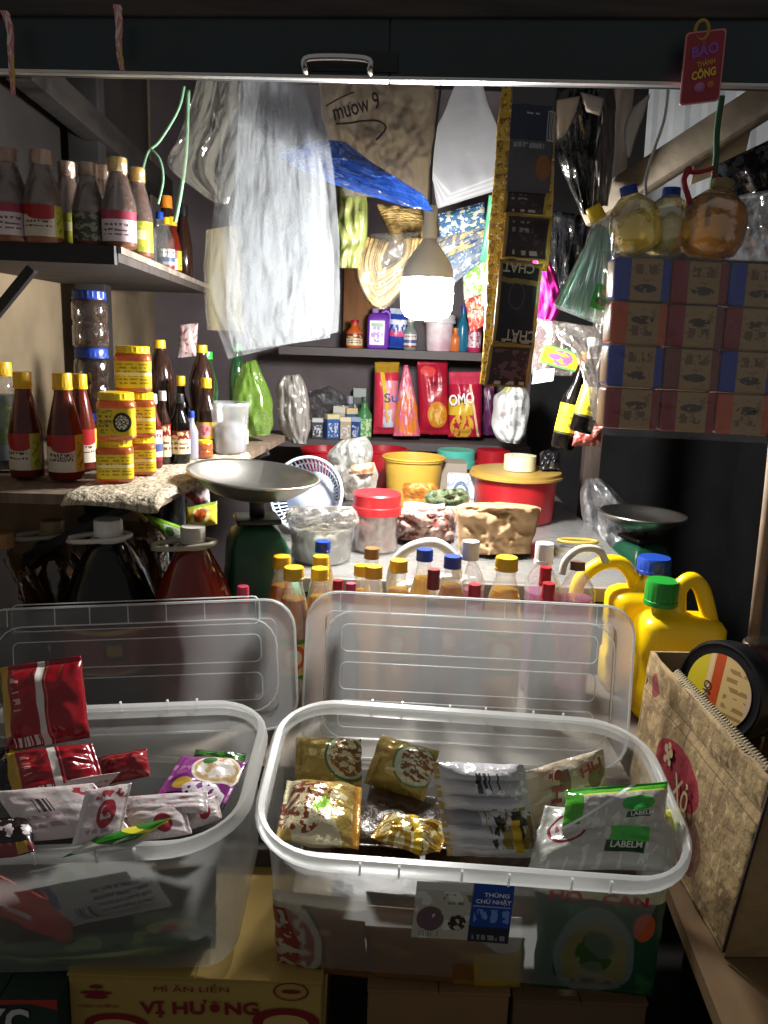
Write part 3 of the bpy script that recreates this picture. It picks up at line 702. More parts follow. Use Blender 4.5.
# bag of green bottles on the shelf's inner end, and the hanging packets behind
bagM = film('thin clear bag', '#e6ecec', .16, .1, (30, 1.0), gloss=.6)
put('green_bag', bagrows([(243, 362, 256, 360, 2.36, .3), (236, 380, 264, 378, 2.36, .8), (232, 402, 272, 400, 2.36, 1), (234, 425, 273, 422, 2.36, 1), (238, 437, 270, 435, 2.36, .4)], .09, seed=3), film('bright green bag plastic', '#94bc50', .5, .12, (25, 1), tint='#c8e4a0', gloss=.5), None, 'bright green translucent bag of goods at the inner end of lower shelf', 'bag')
for px, pb, pt, Rp, lb in [(222, 446, 352, 11, 'dark green glass bottle behind the clear tub'), (240, 440, 345, 9, 'green bottle behind the bright green bag')]:
    b, H = on(px, pb, pt, z2)
    bottle('green_bottle', lb, 'bottle', Vector((b.x - .04, b.y + (.0 if px == 222 else .17), b.z)), H, pix(Rp, b.y), 'oil', film('green bottle glass', '#1f6a3a', .6, .06, None, tint='#70c090', gloss=.5), cGrn)
put('snack_packet', xf(pillow(.02, seed=4), frame3(P(178, 358, 2.41), P(196, 356, 2.41), P(180, 325, 2.41))), art('pale pink packet', '#b9a4a4', [('n', 0, 0, 1, 1, 4, 6, 2, .55, '#8a5a5a'), ('d', 1, .5, .9, 1.1, '#d0c8c8')]), None, 'pale pink packet pinned to the post above the bottles', 'packet')
put('net_bag', bagrows([(282, 376, 300, 374, 2.55, .5), (276, 388, 306, 386, 2.55, .9), (277, 405, 309, 402, 2.55, 1), (279, 425, 310, 424, 2.55, 1), (290, 443, 307, 444, 2.55, .5)], .11, seed=8, crk=.4), film('grey cloudy bag', '#b5b0aa', .72, .12, (22, 1.2), tint='#d8d8d8', gloss=.5), None, 'cloudy grey plastic bag stuffed with goods past the end of lower shelf', 'bag')

# ================================================================== LEFT FOREGROUND: jugs and scale
def jug(label, px, pt, Y, z, R, bm, cm, lab=None, ring=None, liq=None, cr=1):
    b, H = at(px, pt, Y, z)
    o = bottle('sauce_jug', label, 'jug', b, H, R, 'jug', bm, cm, lab, None, liq, n=36)
    if ring:
        ps = []
        for k in range(17):
            a = -2.6 + 2.2 * math.pi * k / 20
            ps.append(Vector((b.x - .02 + .062 * math.cos(a), b.y + .035 * math.sin(a), b.z + H * .905 + .006 * math.cos(a))))
        put('handle', tube(ps, .0052, 8), ring, o)
        put('collar', lathe([(R * .26, H * .885), (R * .36, H * .893), (R * .37, H * .903), (R * .26, H * .91)], 28, cap0=False, cap1=False), ring, o, T=Matrix.Translation(b))
    return o
mHand = mat('milky handle plastic', '#c6c2b8', .35)
jug('big black soy sauce jug with white cap and red label behind the left lid', 108, 519, 1.515, ZL + .001, .094, bSoy, cWht, (.27, .5, lSoy, 2.6), mHand)
jug('big red sauce jug with greyed white cap beside the green scale', 193, 526, 1.492, ZL + .001, .082, bRedJ, mat('greyed cap', '#b5b0a4', .5), None, mat('yellowed handle', '#a39e88', .4), None)
jug('dark brown oil jug with yellow and red label left of the soy jug', 52, 520, 1.66, ZL + .001, .084, bOilD, mat('taped cap', '#a89870', .5), (.27, .5, lOil, 2.6), mHand)
jug('dark amber oil jug at the far left edge behind the left lid', 0, 532, 1.50, ZL + .001, .085, bOilD, cBrn)
put('brown_bag', bagrows([(118, 520, 150, 522, 1.72, .4), (116, 535, 164, 535, 1.72, 1), (118, 560, 170, 560, 1.72, 1), (120, 600, 172, 600, 1.72, 1), (124, 640, 168, 640, 1.72, .6)], .11, seed=11), film('brown goods in clear bag', '#6a4a30', .7, .08, (25, 1), tint='#b89878', gloss=.6), None, 'clear bag of brown goods between the black jug and the red jug', 'bag')
pack('noodle_packet', 'green and white packet lying behind the red jug', 'packet', P(148, 532, 1.78), P(186, 545, 1.78), P(146, 514, 1.80), .02, art('green white packet', '#8ac43c', [('r', .45, 0, 1, .75, '#e4ead8'), ('e', .62, .4, .12, .25, '#4a8a2a')]))
put('wood_stick', tube([P(118, 497, 1.7), P(146, 520, 1.66)], .005, 8), mat('bamboo stick', '#b08a4a', .6), None, 'short bamboo stick poking out below the papered shelf', 'stick')
pack('seasoning_packet', 'yellow seasoning packet with orange emblem behind the red jug cap', 'packet', P(186, 531, 1.86), P(217, 524, 1.86), P(186, 508, 1.88), .02, art('yellow seasoning', '#e0c040', [('e', .5, .5, .34, .4, '#e8d890'), ('e', .5, .5, .22, .28, '#c05a28'), ('r', 0, .86, 1, 1, '#8aa83c')]))
pack('seasoning_packet', 'pink and white packet standing above the yellow seasoning packet', 'packet', P(186, 508, 1.95), P(210, 503, 1.95), P(184, 482, 1.97), .02, art('pink white packet', '#c9b8bc', [('d', 1, 1, .5, .9, '#a83a5a'), ('n', 0, 0, 1, 1, 6, 6, 5, .6, '#7a5a66')]))
put('dark_bag', bagrows([(120, 505, 180, 492, 1.95, .5), (135, 500, 186, 478, 1.98, 1), (140, 530, 186, 520, 1.98, 1), (146, 560, 186, 560, 1.98, .8)], .08, seed=15), mat('black bin bag', '#26272a', .3, bmp=(20, 1)), None, 'black plastic bag hanging below the papered shelf corner', 'bag')

# ---- scales
mGreenS = mat('green enamel scale', '#174a34', .4, vary=.25, vscale=10); mGreenL = mat('light green enamel', '#5f9a74', .45, vary=.2, vscale=12)
mSteel = mat('brushed steel', '#ccc9c2', .3, 1, bmp=(8, .05), vary=.15, vscale=9)
def scale(label, base, top_z, half, RB, tilt, basin_c, dial_dir, tiltdir='Y'):
    o = thing('kitchen_scale', label, 'scale', base); hgt = top_z - base.z
    T = Matrix.Translation(base) @ Matrix.Rotation(dial_dir, 4, 'Z')
    rr = lambda w, z: [Vector((v.x - w, v.y - w, z)) for v in rrect(2 * w, 2 * w, 0, w * .16, z, 4)]
    put('body', sweep([rr(half, 0), rr(half, hgt * .05), rr(half * .97, hgt * .3), rr(half * .8, hgt * .86), rr(half * .66, hgt * .94), rr(half * .3, hgt)], True, True), mGreenS, o, T=T, flat_deg=50)
    Dm = T @ Matrix.Translation((half * .9, 0, hgt * .5)) @ Matrix.Rotation(math.radians(82), 4, 'Y')
    put('dial_rim', lathe([(half * .70, -.02), (half * .78, 0), (half * .80, .02), (half * .74, .026), (half * .7, .02)], 36, cap0=False, cap1=False), mGreenL, o, T=Dm)
    d = put('dial', lathe([(half * .7, .0), (half * .7, .012), (.0005, .013)], 36, cap1=False), art('dial face', '#d4d8d0', [('o', .5, .5, .45, .45, .8, '#2a3a2a')], .3), o, T=Dm, flat_deg=40)
    put('needle', box(-.003, -half * .5, .014, .003, half * .1, .016), cRed, d, T=Dm, smooth=False)
    put('plate', box(-half * .62, -half * .62, hgt, half * .62, half * .62, hgt + .012, .005), cBlk, o, T=T)
    put('stem', lathe([(half * .22, hgt + .01), (half * .22, basin_c.z - base.z - RB * .3)], 16), mat('dark stem', '#2a2c2a', .5), o, T=Matrix.Translation(base))
    Tb = Matrix.Translation(basin_c) @ tilt
    put('basin', lathe([(.0005, -RB * .36), (RB * .42, -RB * .35), (RB * .66, -RB * .27), (RB * .86, -RB * .13), (RB * .97, -.002), (RB * 1.0, 0), (RB * 1.03, .001), (RB * 1.035, -.003), (RB * 1.0, -.006), (RB * .88, -RB * .15), (RB * .67, -RB * .29), (RB * .42, -RB * .372), (.0005, -RB * .38)], 56, cap0=False, cap1=False), mSteel, o, 'steel weighing basin', T=Tb)
    return o
bc = P(254, 473, 1.69); gb = P(257, 560, 1.69)
tl = Matrix.Rotation(math.radians(5), 4, 'Y') @ Matrix.Rotation(math.radians(2), 4, 'X')
scale('green weighing scale with steel basin on the left behind the boxes', Vector((gb.x, 1.69, ZL + .001)), P(254, 521, 1.69).z, .076, pix(65, 1.69), tl, bc, .3)
sb = P(643, 513, 2.25)
put('crate', box(.66, 2.12, 0, .96, 2.42, .60, .01), mat('black crate', '#141414', .6, bmp=(20, .2)), None, 'black crate under the small scale on the right', 'crate')
scale('small green weighing scale with steel basin on the right', Vector((sb.x + .01, 2.27, .601)), P(643, 541, 2.25).z, .08, pix(42, 2.25), Matrix.Rotation(math.radians(1), 4, 'Y'), sb, -1.2)
# ================================================================== BOTTLES ON THE COUNTER BEHIND THE LIDS
GO = 'cooking oil bottles behind the lids'
zc = ZL + .001
oilD = film('amber oil', '#b8860b', .78, .08, None, tint='#e8b030', gloss=.3); oilL = film('pale oil', '#dcae34', .62, .08, None, tint='#f6dc80', gloss=.3)
brn = film('brown vinegar', '#5a2a14', .7, .08, None, tint='#a86a40', gloss=.3)
lOilB = art('oil bottle label', '#d9b030', [('e', .5, .55, .3, .34, '#c8501c'), ('e', .5, .55, .2, .22, '#e8d8a0'), ('r', 0, 0, 1, .1, '#4a7a2a'), ('r', 0, .9, 1, 1, '#4a7a2a')])
OB = [(282, 556, 1.578, .034, 'oil', cYel, oilD, 'oil bottle with yellow cap right beside the green scale'),
      (294, 567, 1.495, .037, 'oil', cYel, oilD, 'big oil bottle with yellow cap showing in the gap between the two lids'),
      (323, 541, 1.72, .032, 'oil', cBlu, oilL, 'clear bottle with blue cap rising behind the yellow caps at centre left'),
      (321, 556, 1.635, .032, 'oil', cYel, oilD, 'oil bottle with dark yellow cap in front of the left blue capped one'),
      (320, 568, 1.55, .033, 'oil', cYelB, oilL, 'oil bottle with lemon yellow cap at the left corner of the right lid'),
      (372, 548, 1.72, .031, 'oil', cBrn, gClear, 'clear bottle with brown cap behind the pair of yellow caps'),
      (362, 565, 1.64, .031, 'oil', cYel, oilL, 'oil bottle, left one of the close pair of yellow caps'),
      (374, 566, 1.545, .033, 'oil', cYel, oilL, 'oil bottle, right one of the close pair of yellow caps'),
      (399, 560, 1.59, .034, 'oil', cYel, oilL, 'oil bottle with single yellow cap in front of the cream jug handle'),
      (425, 549, 1.66, .033, 'oil', cBlu, oilL, 'oil bottle with blue cap, left of the two blue caps in the middle'),
      (453, 556, 1.61, .034, 'oil', cBlu, oilD, 'oil bottle with blue cap, right of the two blue caps in the middle'),
      (434, 569, 1.525, .026, 'slim', mat('dark red cap', '#7a1420', .35), brn, 'brown sauce bottle with dark red cap between the two blue caps'),
      (475, 584, 1.5, .026, 'slim', cRed, brn, 'bottle with low red cap beside the blue capped oil bottle'),
      (507, 557, 1.54, .042, 'oil', cYel, oilL, 'round shouldered oil bottle with yellow cap right of centre'),
      (546, 567, 1.60, .026, 'slim', cRed, film('pink drink', '#c06a90', .6, .1, None, tint='#e8b0c8'), 'bottle with red cap in front of the pink jug, rear of the two'),
      (549, 583, 1.49, .026, 'slim', cRed, brn, 'bottle with red cap in front of the pink jug, nearer of the two'),
      (338, 580, 1.475, .020, 'slim', cRed, brn, 'small bottle with dark red cap at the left end of the right lid'),
      (351, 583, 1.455, .020, 'slim', cPnk, brn, 'small bottle with pink cap peeping over the right lid'),
      (243, 586, 1.49, .024, 'slim', cPnk, brn, 'bottle with pink red cap standing before the green scale')]
for px, py, Y, R, kind, cm, lq, lb in OB:
    b, H = at(px, py, Y, zc)
    bottle('oil_bottle' if kind == 'oil' else 'sauce_bottle', lb, 'bottle', b, H, R, kind, gClear, cm, (.3, .56, lOilB, 2.4) if kind == 'oil' and R > .033 else None, GO if kind == 'oil' else None, liq=(lq, .8) if lq is not gClear else None)
# ---- yellow jerrycans
mYC = mat('yellow jerrycan plastic', '#f0c800', .35, spec=.5, bmp=(9, .06))
def jerry(label, cap_px, cap_top, cap_bot, xl, xr, sh_y, Y, hpts, hr, cm, dpt=.1):
    o_b = P(cap_px, cap_top, Y); x0 = P(xl, sh_y + 30, Y).x; x1 = P(xr, sh_y + 30, Y).x; zs = P(cap_px, sh_y, Y).z
    o = thing('jerrycan', label, 'jerrycan', ((x0 + x1) / 2, Y, zc)); H = zs - zc; w = x1 - x0
    T = Matrix.Translation((x0, Y - dpt / 2, zc)); cx = o_b.x - x0
    def ring(i, z, k=0):   # shrink towards the neck by k
        r = rrect(w, dpt, i, .032, z, 6); n = Vector((cx, dpt / 2, z))
        return [v.lerp(n, k) for v in r]
    cz = P(cap_px, cap_bot, Y).z - zc
    put('body', sweep([ring(.01, 0), ring(0, .015), ring(0, H * .34), ring(.004, H * .37), ring(.004, H * .6), ring(0, H * .63), ring(0, H * .9), ring(.005, H * .955, .03), ring(.012, H * .99, .12), ring(.016, H, .4)] + [ring(.0, cz * .99, .80), ring(.0, cz + .004, .80)], True, True), mYC, o, T=T, flat_deg=70)
    cr = pix(17.5, Y) * 1.0
    put('cap', capG(cr, 0, o_b.z - zc - cz, 20), cm, o, T=Matrix.Translation((o_b.x, Y, zc + cz)), flat_deg=35)
    put('handle', tube(curve([P(x, y, Y + dd) for x, y, dd in hpts], 7), hr, 14), mYC, o)
jerry('yellow jerrycan with green cap, the nearer of the two', 663, 580, 604, 636, 720, 614, 1.56, [(678, 612, 0), (679, 590, 0), (690, 580, 0), (701, 588, 0), (708, 612, 0), (714, 645, 0), (712, 668, 0)], .0165, cGrn)
jerry('yellow jerrycan with blue cap, behind the green capped one', 655, 557, 572, 606, 672, 588, 1.70, [(612, 630, 0), (600, 600, 0), (575, 600, 0), (580, 580, 0), (600, 564, 0), (620, 563, 0), (633, 578, 0), (636, 605, 0)][2:], .0155, cBlu, .11)
# ---- cream and pink jugs behind the oil bottles
mCream = mat('cream jug plastic', '#d6d2c2', .4)
def canister(label, xl, xr, top, Y, bodym, capx, capt, capw, capm, liq=None, handle=None, hr=.012, z=zc, name='canister'):
    x0 = P(xl, top, Y).x; x1 = P(xr, top, Y).x; H = P((xl + xr) / 2, top, Y).z - z; w = x1 - x0; d = min(.11, w)
    o = thing(name, label, 'jug', ((x0 + x1) / 2, Y, z)); T = Matrix.Translation((x0, Y - d / 2, z))
    ct = P(capx, capt, Y); cx = ct.x - x0; cr = pix(capw / 2, Y)
    def ring(i, zz, k=0):
        return [v.lerp(Vector((cx, d / 2, zz)), k) for v in rrect(w, d, i, .025, zz, 5)]
    put('body', sweep([ring(.008, 0), ring(0, .012), ring(0, H * .86), ring(.004, H * .93, .15), ring(.006, H, .5), ring(0, H + .006, .62)], True, True), bodym, o, T=T, flat_deg=60)
    if liq: put('liquid', sweep([ring(.006, .004), ring(.004, .01), ring(.004, H * .8)], True, True), liq, o, T=T, flat_deg=60)
    put('cap', capG(cr, H + .006, ct.z - z, 16), capm, o, T=Matrix.Translation((ct.x, Y, z)), flat_deg=35)
    if handle: put('handle', tube(curve([P(x, y, Y) for x, y in handle], 7), hr, 12), capm if capm is mCream else mCream, o)
canister('cream plastic jug with broad arched handle behind the yellow capped bottles', 392, 458, 578, 1.745, mCream, 473, 577, 6, mCream, None, [(391, 588), (395, 564), (410, 548), (435, 543), (452, 556), (458, 580)], .0125)
canister('clear bottle of pale pink liquid with white cap beside the brown paper bag', 463, 486, 562, 1.63, gClear, 471, 541, 19, cWht, film('pale pink liquid', '#dba0b4', .5, .1, None, tint='#f2c8d4'))
canister('pink liquid jug with white cap right of centre', 527, 561, 566, 1.68, gClear, 545, 543, 20, cWht, film('pink liquid', '#e6a0cc', .45, .1, None, tint='#f6cce6'))
canister('second pink liquid jug with white handle next to the yellow jerrycans', 563, 596, 572, 1.64, gClear, 578, 562, 16, mat('dull brown cap', '#6a4a3a', .5), MC['pink liquid'], [(562, 574), (566, 560), (580, 549), (598, 550), (606, 562)], .008)

# ================================================================== GOODS ON THE LONG TABLE
zt_ = ZT + .008
def tub(name, label, cat, px, rim_y, Y, half, m, taper=.86, lid=None, rimm=None, rimr=1.05, z=zt_, lidh=.02, n=40, base_y=None, fill=None, open_=True, group=None):
    c0 = P(px, rim_y, Y); R = pix(half, Y); H = c0.z - z; b = Vector((c0.x, Y, z)); o = thing(name, label, cat, b, group); T = Matrix.Translation(b)
    put('body', lathe([(.0005, .001), (R * taper * .96, 0), (R * taper, .005), (R * .985, H * .94), (R * rimr, H * .95), (R * rimr, H), (R * .975, H), (R * .96, H * .93), (R * taper * .97, .008), (.0005, .007)], n, cap0=False, cap1=False), m, o, T=T, flat_deg=45)
    if rimm: put('rim', tube([Vector((R * rimr * math.cos(a * math.pi / 24), R * rimr * math.sin(a * math.pi / 24), H)) for a in range(48)], R * .035, 8, True), rimm, o, T=T)
    if fill: put('contents', lathe([(.0005, H * .02), (R * taper * .9, H * .02), (R * .93, H * .8), (R * .5, H * .86), (.0005, H * .88)], n, cap0=False, cap1=False), fill, o, T=T)
    if lid: put('lid', lathe([(R * rimr * 1.0, H * .99 - lidh), (R * rimr * 1.06, H - lidh), (R * rimr * 1.06, H - lidh * .4), (R * rimr * 1.02, H - lidh * .35), (R * rimr * 1.02, H + lidh * .5), (R * rimr * .95, H + lidh * .62), (R * .8, H + lidh * .5), (.0005, H + lidh * .5)], n, cap0=False, cap1=False), lid, o, T=T, flat_deg=40)
    return o, b, H, R
mRedT = mat('red tub plastic', '#a01422', .35); mYelT = mat('mustard bucket plastic', '#c8a040', .45, vary=.08); mTeal = mat('teal lid plastic', '#4fb0a0', .4); mGoldR = mat('gold rim', '#b8964a', .4, .3)
tub('bucket', 'red bucket standing behind the yellow bucket', 'bucket', 384, 448, 2.92, 24, mRedT, .8)
tub('bucket', 'mustard yellow bucket in the middle of the long table', 'bucket', 414, 457, 2.66, 30, mYelT, .84, rimm=mYelT)
tub('basin', 'low red basin at the back left of the long table', 'basin', 325, 448, 2.95, 24, mRedT, .7, z=ZT + .005)
tub('food_tub', 'red tub with teal lid at the back of the table', 'tub', 456, 456, 2.98, 18, mRedT, .88, lid=mTeal, lidh=.04)
tub('food_tub', 'small red lidded tub at the back beside the teal lid', 'tub', 493, 456, 2.98, 16, mRedT, .88, lid=mRedT, lidh=.04)
o, b, H, R = tub('food_tub', 'big red tub with gold rimmed flat lid on the right of the table', 'tub', 516, 472, 2.50, 42, mat('deep red tub', '#a81820', .4, vary=.12, vscale=9), .93, lid=mGoldR, lidh=.012)
tp = Vector((b.x + .01, b.y, b.z + H + .008))
put('tape_roll', lathe([(.028, 0), (.05, 0), (.05, .046), (.028, .046), (.028, 0)], 32, cap0=False, cap1=False), mat('cream tape', '#cfc8a4', .4, bmp=(40, .1)), None, 'roll of cream tape lying on the red tub lid', 'tape roll', T=Matrix.Translation(tp), flat_deg=40)
put('black_bag', xf(pillow(.05, seed=6, crk=.9), frame3(tp + Vector((.06, -.02, .006)), tp + Vector((.125, -.02, .008)), tp + Vector((.07, .05, .05)))), mat('black crumpled bag', '#141416', .3, bmp=(40, 1)), None, 'scrap of black plastic bag on the red tub lid behind the tape', 'bag')
# jar with red screw lid and beans
o, b, H, R = tub('storage_jar', 'clear jar of pale beans with red screw lid', 'jar', 377, 500, 2.06, 24, gClear, .96, lid=mat('bright red lid', '#d42a30', .35), lidh=.034, fill=mat('pale red specked beans', '#cdb8a6', .7, col2='#9a3a38', vscale=55), rimr=1.0)
o, b, H, R = tub('plastic_tub', 'tall cloudy tub of white chips in front of the white basket', 'tub', 322, 524, 1.95, 33, film('cloudy tub side', '#cfd0ce', .42, .2, (20, .6), gloss=.4), .92, fill=mat('white chips', '#c4beb0', .7, vary=.4, vscale=40, bmp=(60, 1, 'Object', .02)))
put('clear_bag', bagrows([(292, 506, 352, 506, 1.95, .2), (286, 513, 358, 514, 1.95, .7), (287, 522, 358, 523, 1.95, .9), (296, 528, 350, 528, 1.95, .6)], .12, seed=21, crk=.7), film('crackly bag over tub', '#e8e4da', .5, .1, (50, 1.2), gloss=.7), None, 'clear bag of white chips heaped on top of the cloudy tub', 'bag')
# white slotted basket standing on edge
bo = P(306, 494, 2.14); bk = thing('basket', 'white slotted plastic basket standing on its edge behind the steel basin', 'basket', Vector((bo.x, bo.y, zt_)))
mBk = mat('white basket plastic', '#c3cde0', .4); Rb = pix(38, 2.14)
Tk = Matrix.Translation(bo) @ Matrix.Rotation(math.radians(-14), 4, 'Z') @ Matrix.Rotation(math.radians(72), 4, 'X')
put('rim', tube([Vector((Rb * math.cos(a * math.pi / 32), Rb * math.sin(a * math.pi / 32), 0)) for a in range(64)], Rb * .045, 8, True), mBk, bk, T=Tk)
put('side_band', tube([Vector((Rb * .87 * math.cos(a * math.pi / 32), Rb * .87 * math.sin(a * math.pi / 32), -.016)) for a in range(64)], Rb * .02, 6, True), mBk, bk, T=Tk)
put('base', lathe([(.0005, -.05), (Rb * .62, -.05), (Rb * .7, -.046), (Rb * .7, -.04), (.0005, -.042)], 48, cap0=False, cap1=False), mBk, bk, T=Tk)
G = []
for k in range(52):
    a = 2 * math.pi * k / 52; u = Vector((math.cos(a), math.sin(a), 0))
    G.append(tube([u * Rb * .99, u * Rb * .88 + Vector((0, 0, -.018)), u * Rb * .69 + Vector((0, 0, -.045))], Rb * .024, 5))
put('slotted_side', join(*G), mBk, bk, T=Tk)
# bags and packets between
put('carrier_bag', bagrows([(342, 440, 366, 436, 2.6, .4), (330, 450, 372, 446, 2.6, 1), (328, 460, 372, 460, 2.6, 1), (334, 474, 366, 474, 2.6, .8)], .16, seed=31, crk=.4), film('white carrier bag', '#dfe0dc', .85, .3, (22, 1.3), gloss=.3), None, 'crumpled white carrier bag at the back left of the table', 'bag')
put('carrier_bag', bagrows([(344, 470, 374, 462, 2.42, .5), (340, 478, 378, 474, 2.42, 1), (342, 492, 376, 488, 2.42, .8), (346, 500, 374, 500, 2.42, .4)], .1, seed=35, crk=.4), film('whitish bag', '#d5cfc8', .85, .3, (25, 1.3), gloss=.3), None, 'small whitish bag with orange goods in front of the big carrier bag', 'bag')
put('orange_packet', bagrows([(352, 465, 372, 462, 2.37, .5), (350, 470, 375, 467, 2.37, 1), (352, 475, 373, 473, 2.37, .5)], .04, seed=37), mat('orange goods', '#b85a2a', .5, col2='#d8c0a0', vscale=30), None, 'small orange packet lying on the whitish bag', 'packet')
def cart(name, label, cat, px, pyb, pyt, Y, half, dep, m, rz=0, z=zt_):
    b, H = at(px, pyt, Y, z); h = pix(half, Y)
    return put(name, box(-h, -dep / 2, 0, h, dep / 2, H, .002), m, None, label, cat, T=Matrix.Translation(b) @ Matrix.Rotation(rz, 4, 'Z'), smooth=False)
mCard = mat('brown cardboard', '#8a6c48', .85, vary=.12, vscale=7, bmp=(60, .1))
cart('carton', 'small grey brown carton between the yellow bucket and the red tub', 'box', 452, 0, 461, 2.72, 14, .12, mat('grey brown card', '#8f8478', .8, vary=.1))
cart('carton', 'small white carton with blue print in front of the brown carton', 'box', 462, 0, 474, 2.56, 14, .05, art('white printed card', '#c2c4c6', [('o', .5, .5, .3, .35, .5, '#5a6a8a'), ('n', 0, 0, 1, 1, 6, 6, 2, .6, '#8a94a4')], .6), -.15)
put('chilli_bag', bagrows([(404, 483, 434, 482, 2.42, .5), (402, 489, 437, 488, 2.42, 1), (404, 500, 436, 500, 2.42, .6)], .07, seed=41), mat('bagged red chillies', '#a8541f', .4, col2='#c88a3a', vscale=45, bmp=(50, 1)), None, 'bag of orange red chillies in front of the yellow bucket', 'bag')
put('herb_bag', bagrows([(430, 490, 462, 488, 2.36, .5), (424, 497, 470, 496, 2.36, 1), (428, 506, 468, 506, 2.36, .6)], .07, seed=43, crk=.6), mat('bagged green herbs', '#3f5a2c', .5, col2='#8a8a70', vscale=40, bmp=(50, 1)), None, 'bag of green herbs beside the bag of chillies', 'bag')
put('paper_sheet', grid(P(404, 505, 2.25).x, 2.2, P(446, 505, 2.25).x, 2.32, .985, 14, 10, lambda x, y: .012 * noise.noise(Vector((x * 20, y * 20, 7)))), mat('pale blue paper', '#b8c4cc', .7), None, 'pale folded paper lying on the striped sack', 'paper')
put('woven_sack', bagrows([(386, 508, 452, 508, 2.2, .5), (384, 518, 456, 516, 2.2, 1), (386, 530, 456, 530, 2.2, 1), (388, 540, 454, 541, 2.2, .9)], .2, seed=47, crk=.35), mat('pale speckled sack', '#b8a89c', .75, col2='#8a4a44', vscale=42, bmp=(60, .6)), None, 'pale red speckled sack sitting between the red lid jar and paper bag', 'sack')
mPap = mat('brown paper', '#a98b66', .8, vary=.18, vscale=9, bmp=(14, .25))
put('paper_bag', bagrows([(464, 503, 500, 502, 2.08, .35), (454, 508, 536, 506, 2.08, .9), (456, 516, 540, 512, 2.08, 1), (458, 532, 536, 530, 2.08, 1), (458, 545, 532, 543, 2.08, 1), (460, 555, 531, 554, 2.08, .9)], .17, seed=51, crk=.16, power=.3, nu=34, sub=6), mPap, None, 'crumpled brown paper bag standing at the front of the long table', 'bag')
put('yellow_ribbon', tube([P(578, 541, 2.17) + Vector((.055 * math.cos(a * math.pi / 12) + .0, .022 * math.sin(a * math.pi / 12), 0)) for a in range(24)], .005, 6, True), mat('brass yellow band', '#b8a04a', .4), None, 'yellow band lying on the plastic at the right side of the table', 'band')
put('clear_bag', bagrows([(586, 478, 600, 478, 2.5, .4), (580, 492, 622, 498, 2.5, 1), (582, 515, 632, 520, 2.48, 1), (590, 540, 634, 545, 2.45, .8), (606, 562, 636, 562, 2.45, .5)], .12, seed=55, crk=.8), film('crumpled clear bag', '#c9ccd0', .32, .08, (30, 1.3), gloss=.8), None, 'crumpled clear bag hanging at the right edge of the table', 'bag')

# ================================================================== BACK SHELVES
YS = 3.2
zu = P(400, 350, 3.16).z; zl = P(400, 440, 3.16).z
xa = P(283, 350, 3.2).x; xb = P(532, 350, 3.2).x
for zz, lb in ((zu, 'upper'), (zl, 'lower')):
    o = thing('wall_shelf', lb + ' grey shelf on the back wall with detergents', 'shelf', ((xa + xb) / 2, 3.3, zz - .02))
    put('board', box(xa, 3.08, zz - .02, xb, 3.419, zz, .002), mat('grey shelf board', '#5f5657', .6, vary=.15), o, smooth=False)
    put('front_lip', box(xa, 3.072, zz - .03, xb, 3.079, zz + .001, .001), mat('dim shelf lip', '#4a4345', .6), o, smooth=False)
struct('trim_9', box(P(344, 300, 3.38).x, 3.36, zu, P(372, 300, 3.38).x, 3.419, 1.75), mat('orange brown plywood', '#8f5f34', .7, vary=.15, vscale=6, stretch=(6, 6, 1)), smooth=False)
def sb_(px, pt, half, kind, bm, cm, lb, lab=None, Y=3.17, z=None, name='detergent_bottle'):
    z = zu if z is None else z; b, H = at(px, pt, Y, z + .001)
    return bottle(name, lb, 'bottle', b, H, pix(half, Y), kind, bm, cm, lab)
sb_(355, 320, 8, 'slim', mat('orange bottle', '#c8602a', .35), cRed, 'small orange bottle at the left end of the upper back shelf', (.1, .5, lCream, 2.4))
# purple jug
x0, x1 = P(367, 340, YS).x, P(389, 340, YS).x; zt2 = P(378, 309, YS).z
pj = thing('detergent_jug', 'purple detergent jug with white label on the upper back shelf', 'jug', ((x0 + x1) / 2, YS, zu + .001)); mPur = mat('purple plastic', '#7a3fb8', .35)
Tj = Matrix.Translation((x0, YS - .035, zu + .001)); w_ = x1 - x0; h_ = zt2 - zu
put('body', sweep([rrect(w_, .07, i, .02, z, 5) for i, z in ((.006, 0), (0, .008), (0, h_ * .72), (.006, h_ * .84), (.02, h_ * .9))], True, True), mPur, pj, T=Tj, flat_deg=60)
put('cap', capG(.014, h_ * .89, h_, 14), mat('lilac cap', '#b890d8', .4), pj, T=Tj @ Matrix.Translation((w_ * .35, .035, 0)))
put('handle', tube(curve([(w_ * .6, .035, h_ * .86), (w_ * .82, .035, h_ * .95), (w_ * 1.02, .035, h_ * .84), (w_ * .98, .035, h_ * .5)], 6), .009, 10), mPur, pj, T=Tj)
put('label', ([Vector((w_ * .12, -.001, h_ * .1)), Vector((w_ * .78, -.001, h_ * .1)), Vector((w_ * .78, -.001, h_ * .7)), Vector((w_ * .12, -.001, h_ * .7))], [(0, 1, 2, 3)], [(0, 0), (1, 0), (1, 1), (0, 1)]), art('lilac label', '#d8d4de', [('en', .5, .45, .4, .35, 6, 3, .48, '#8a5ab8'), ('r', .1, .75, .9, .9, '#5a9a6a')]), pj, T=Tj, smooth=False)
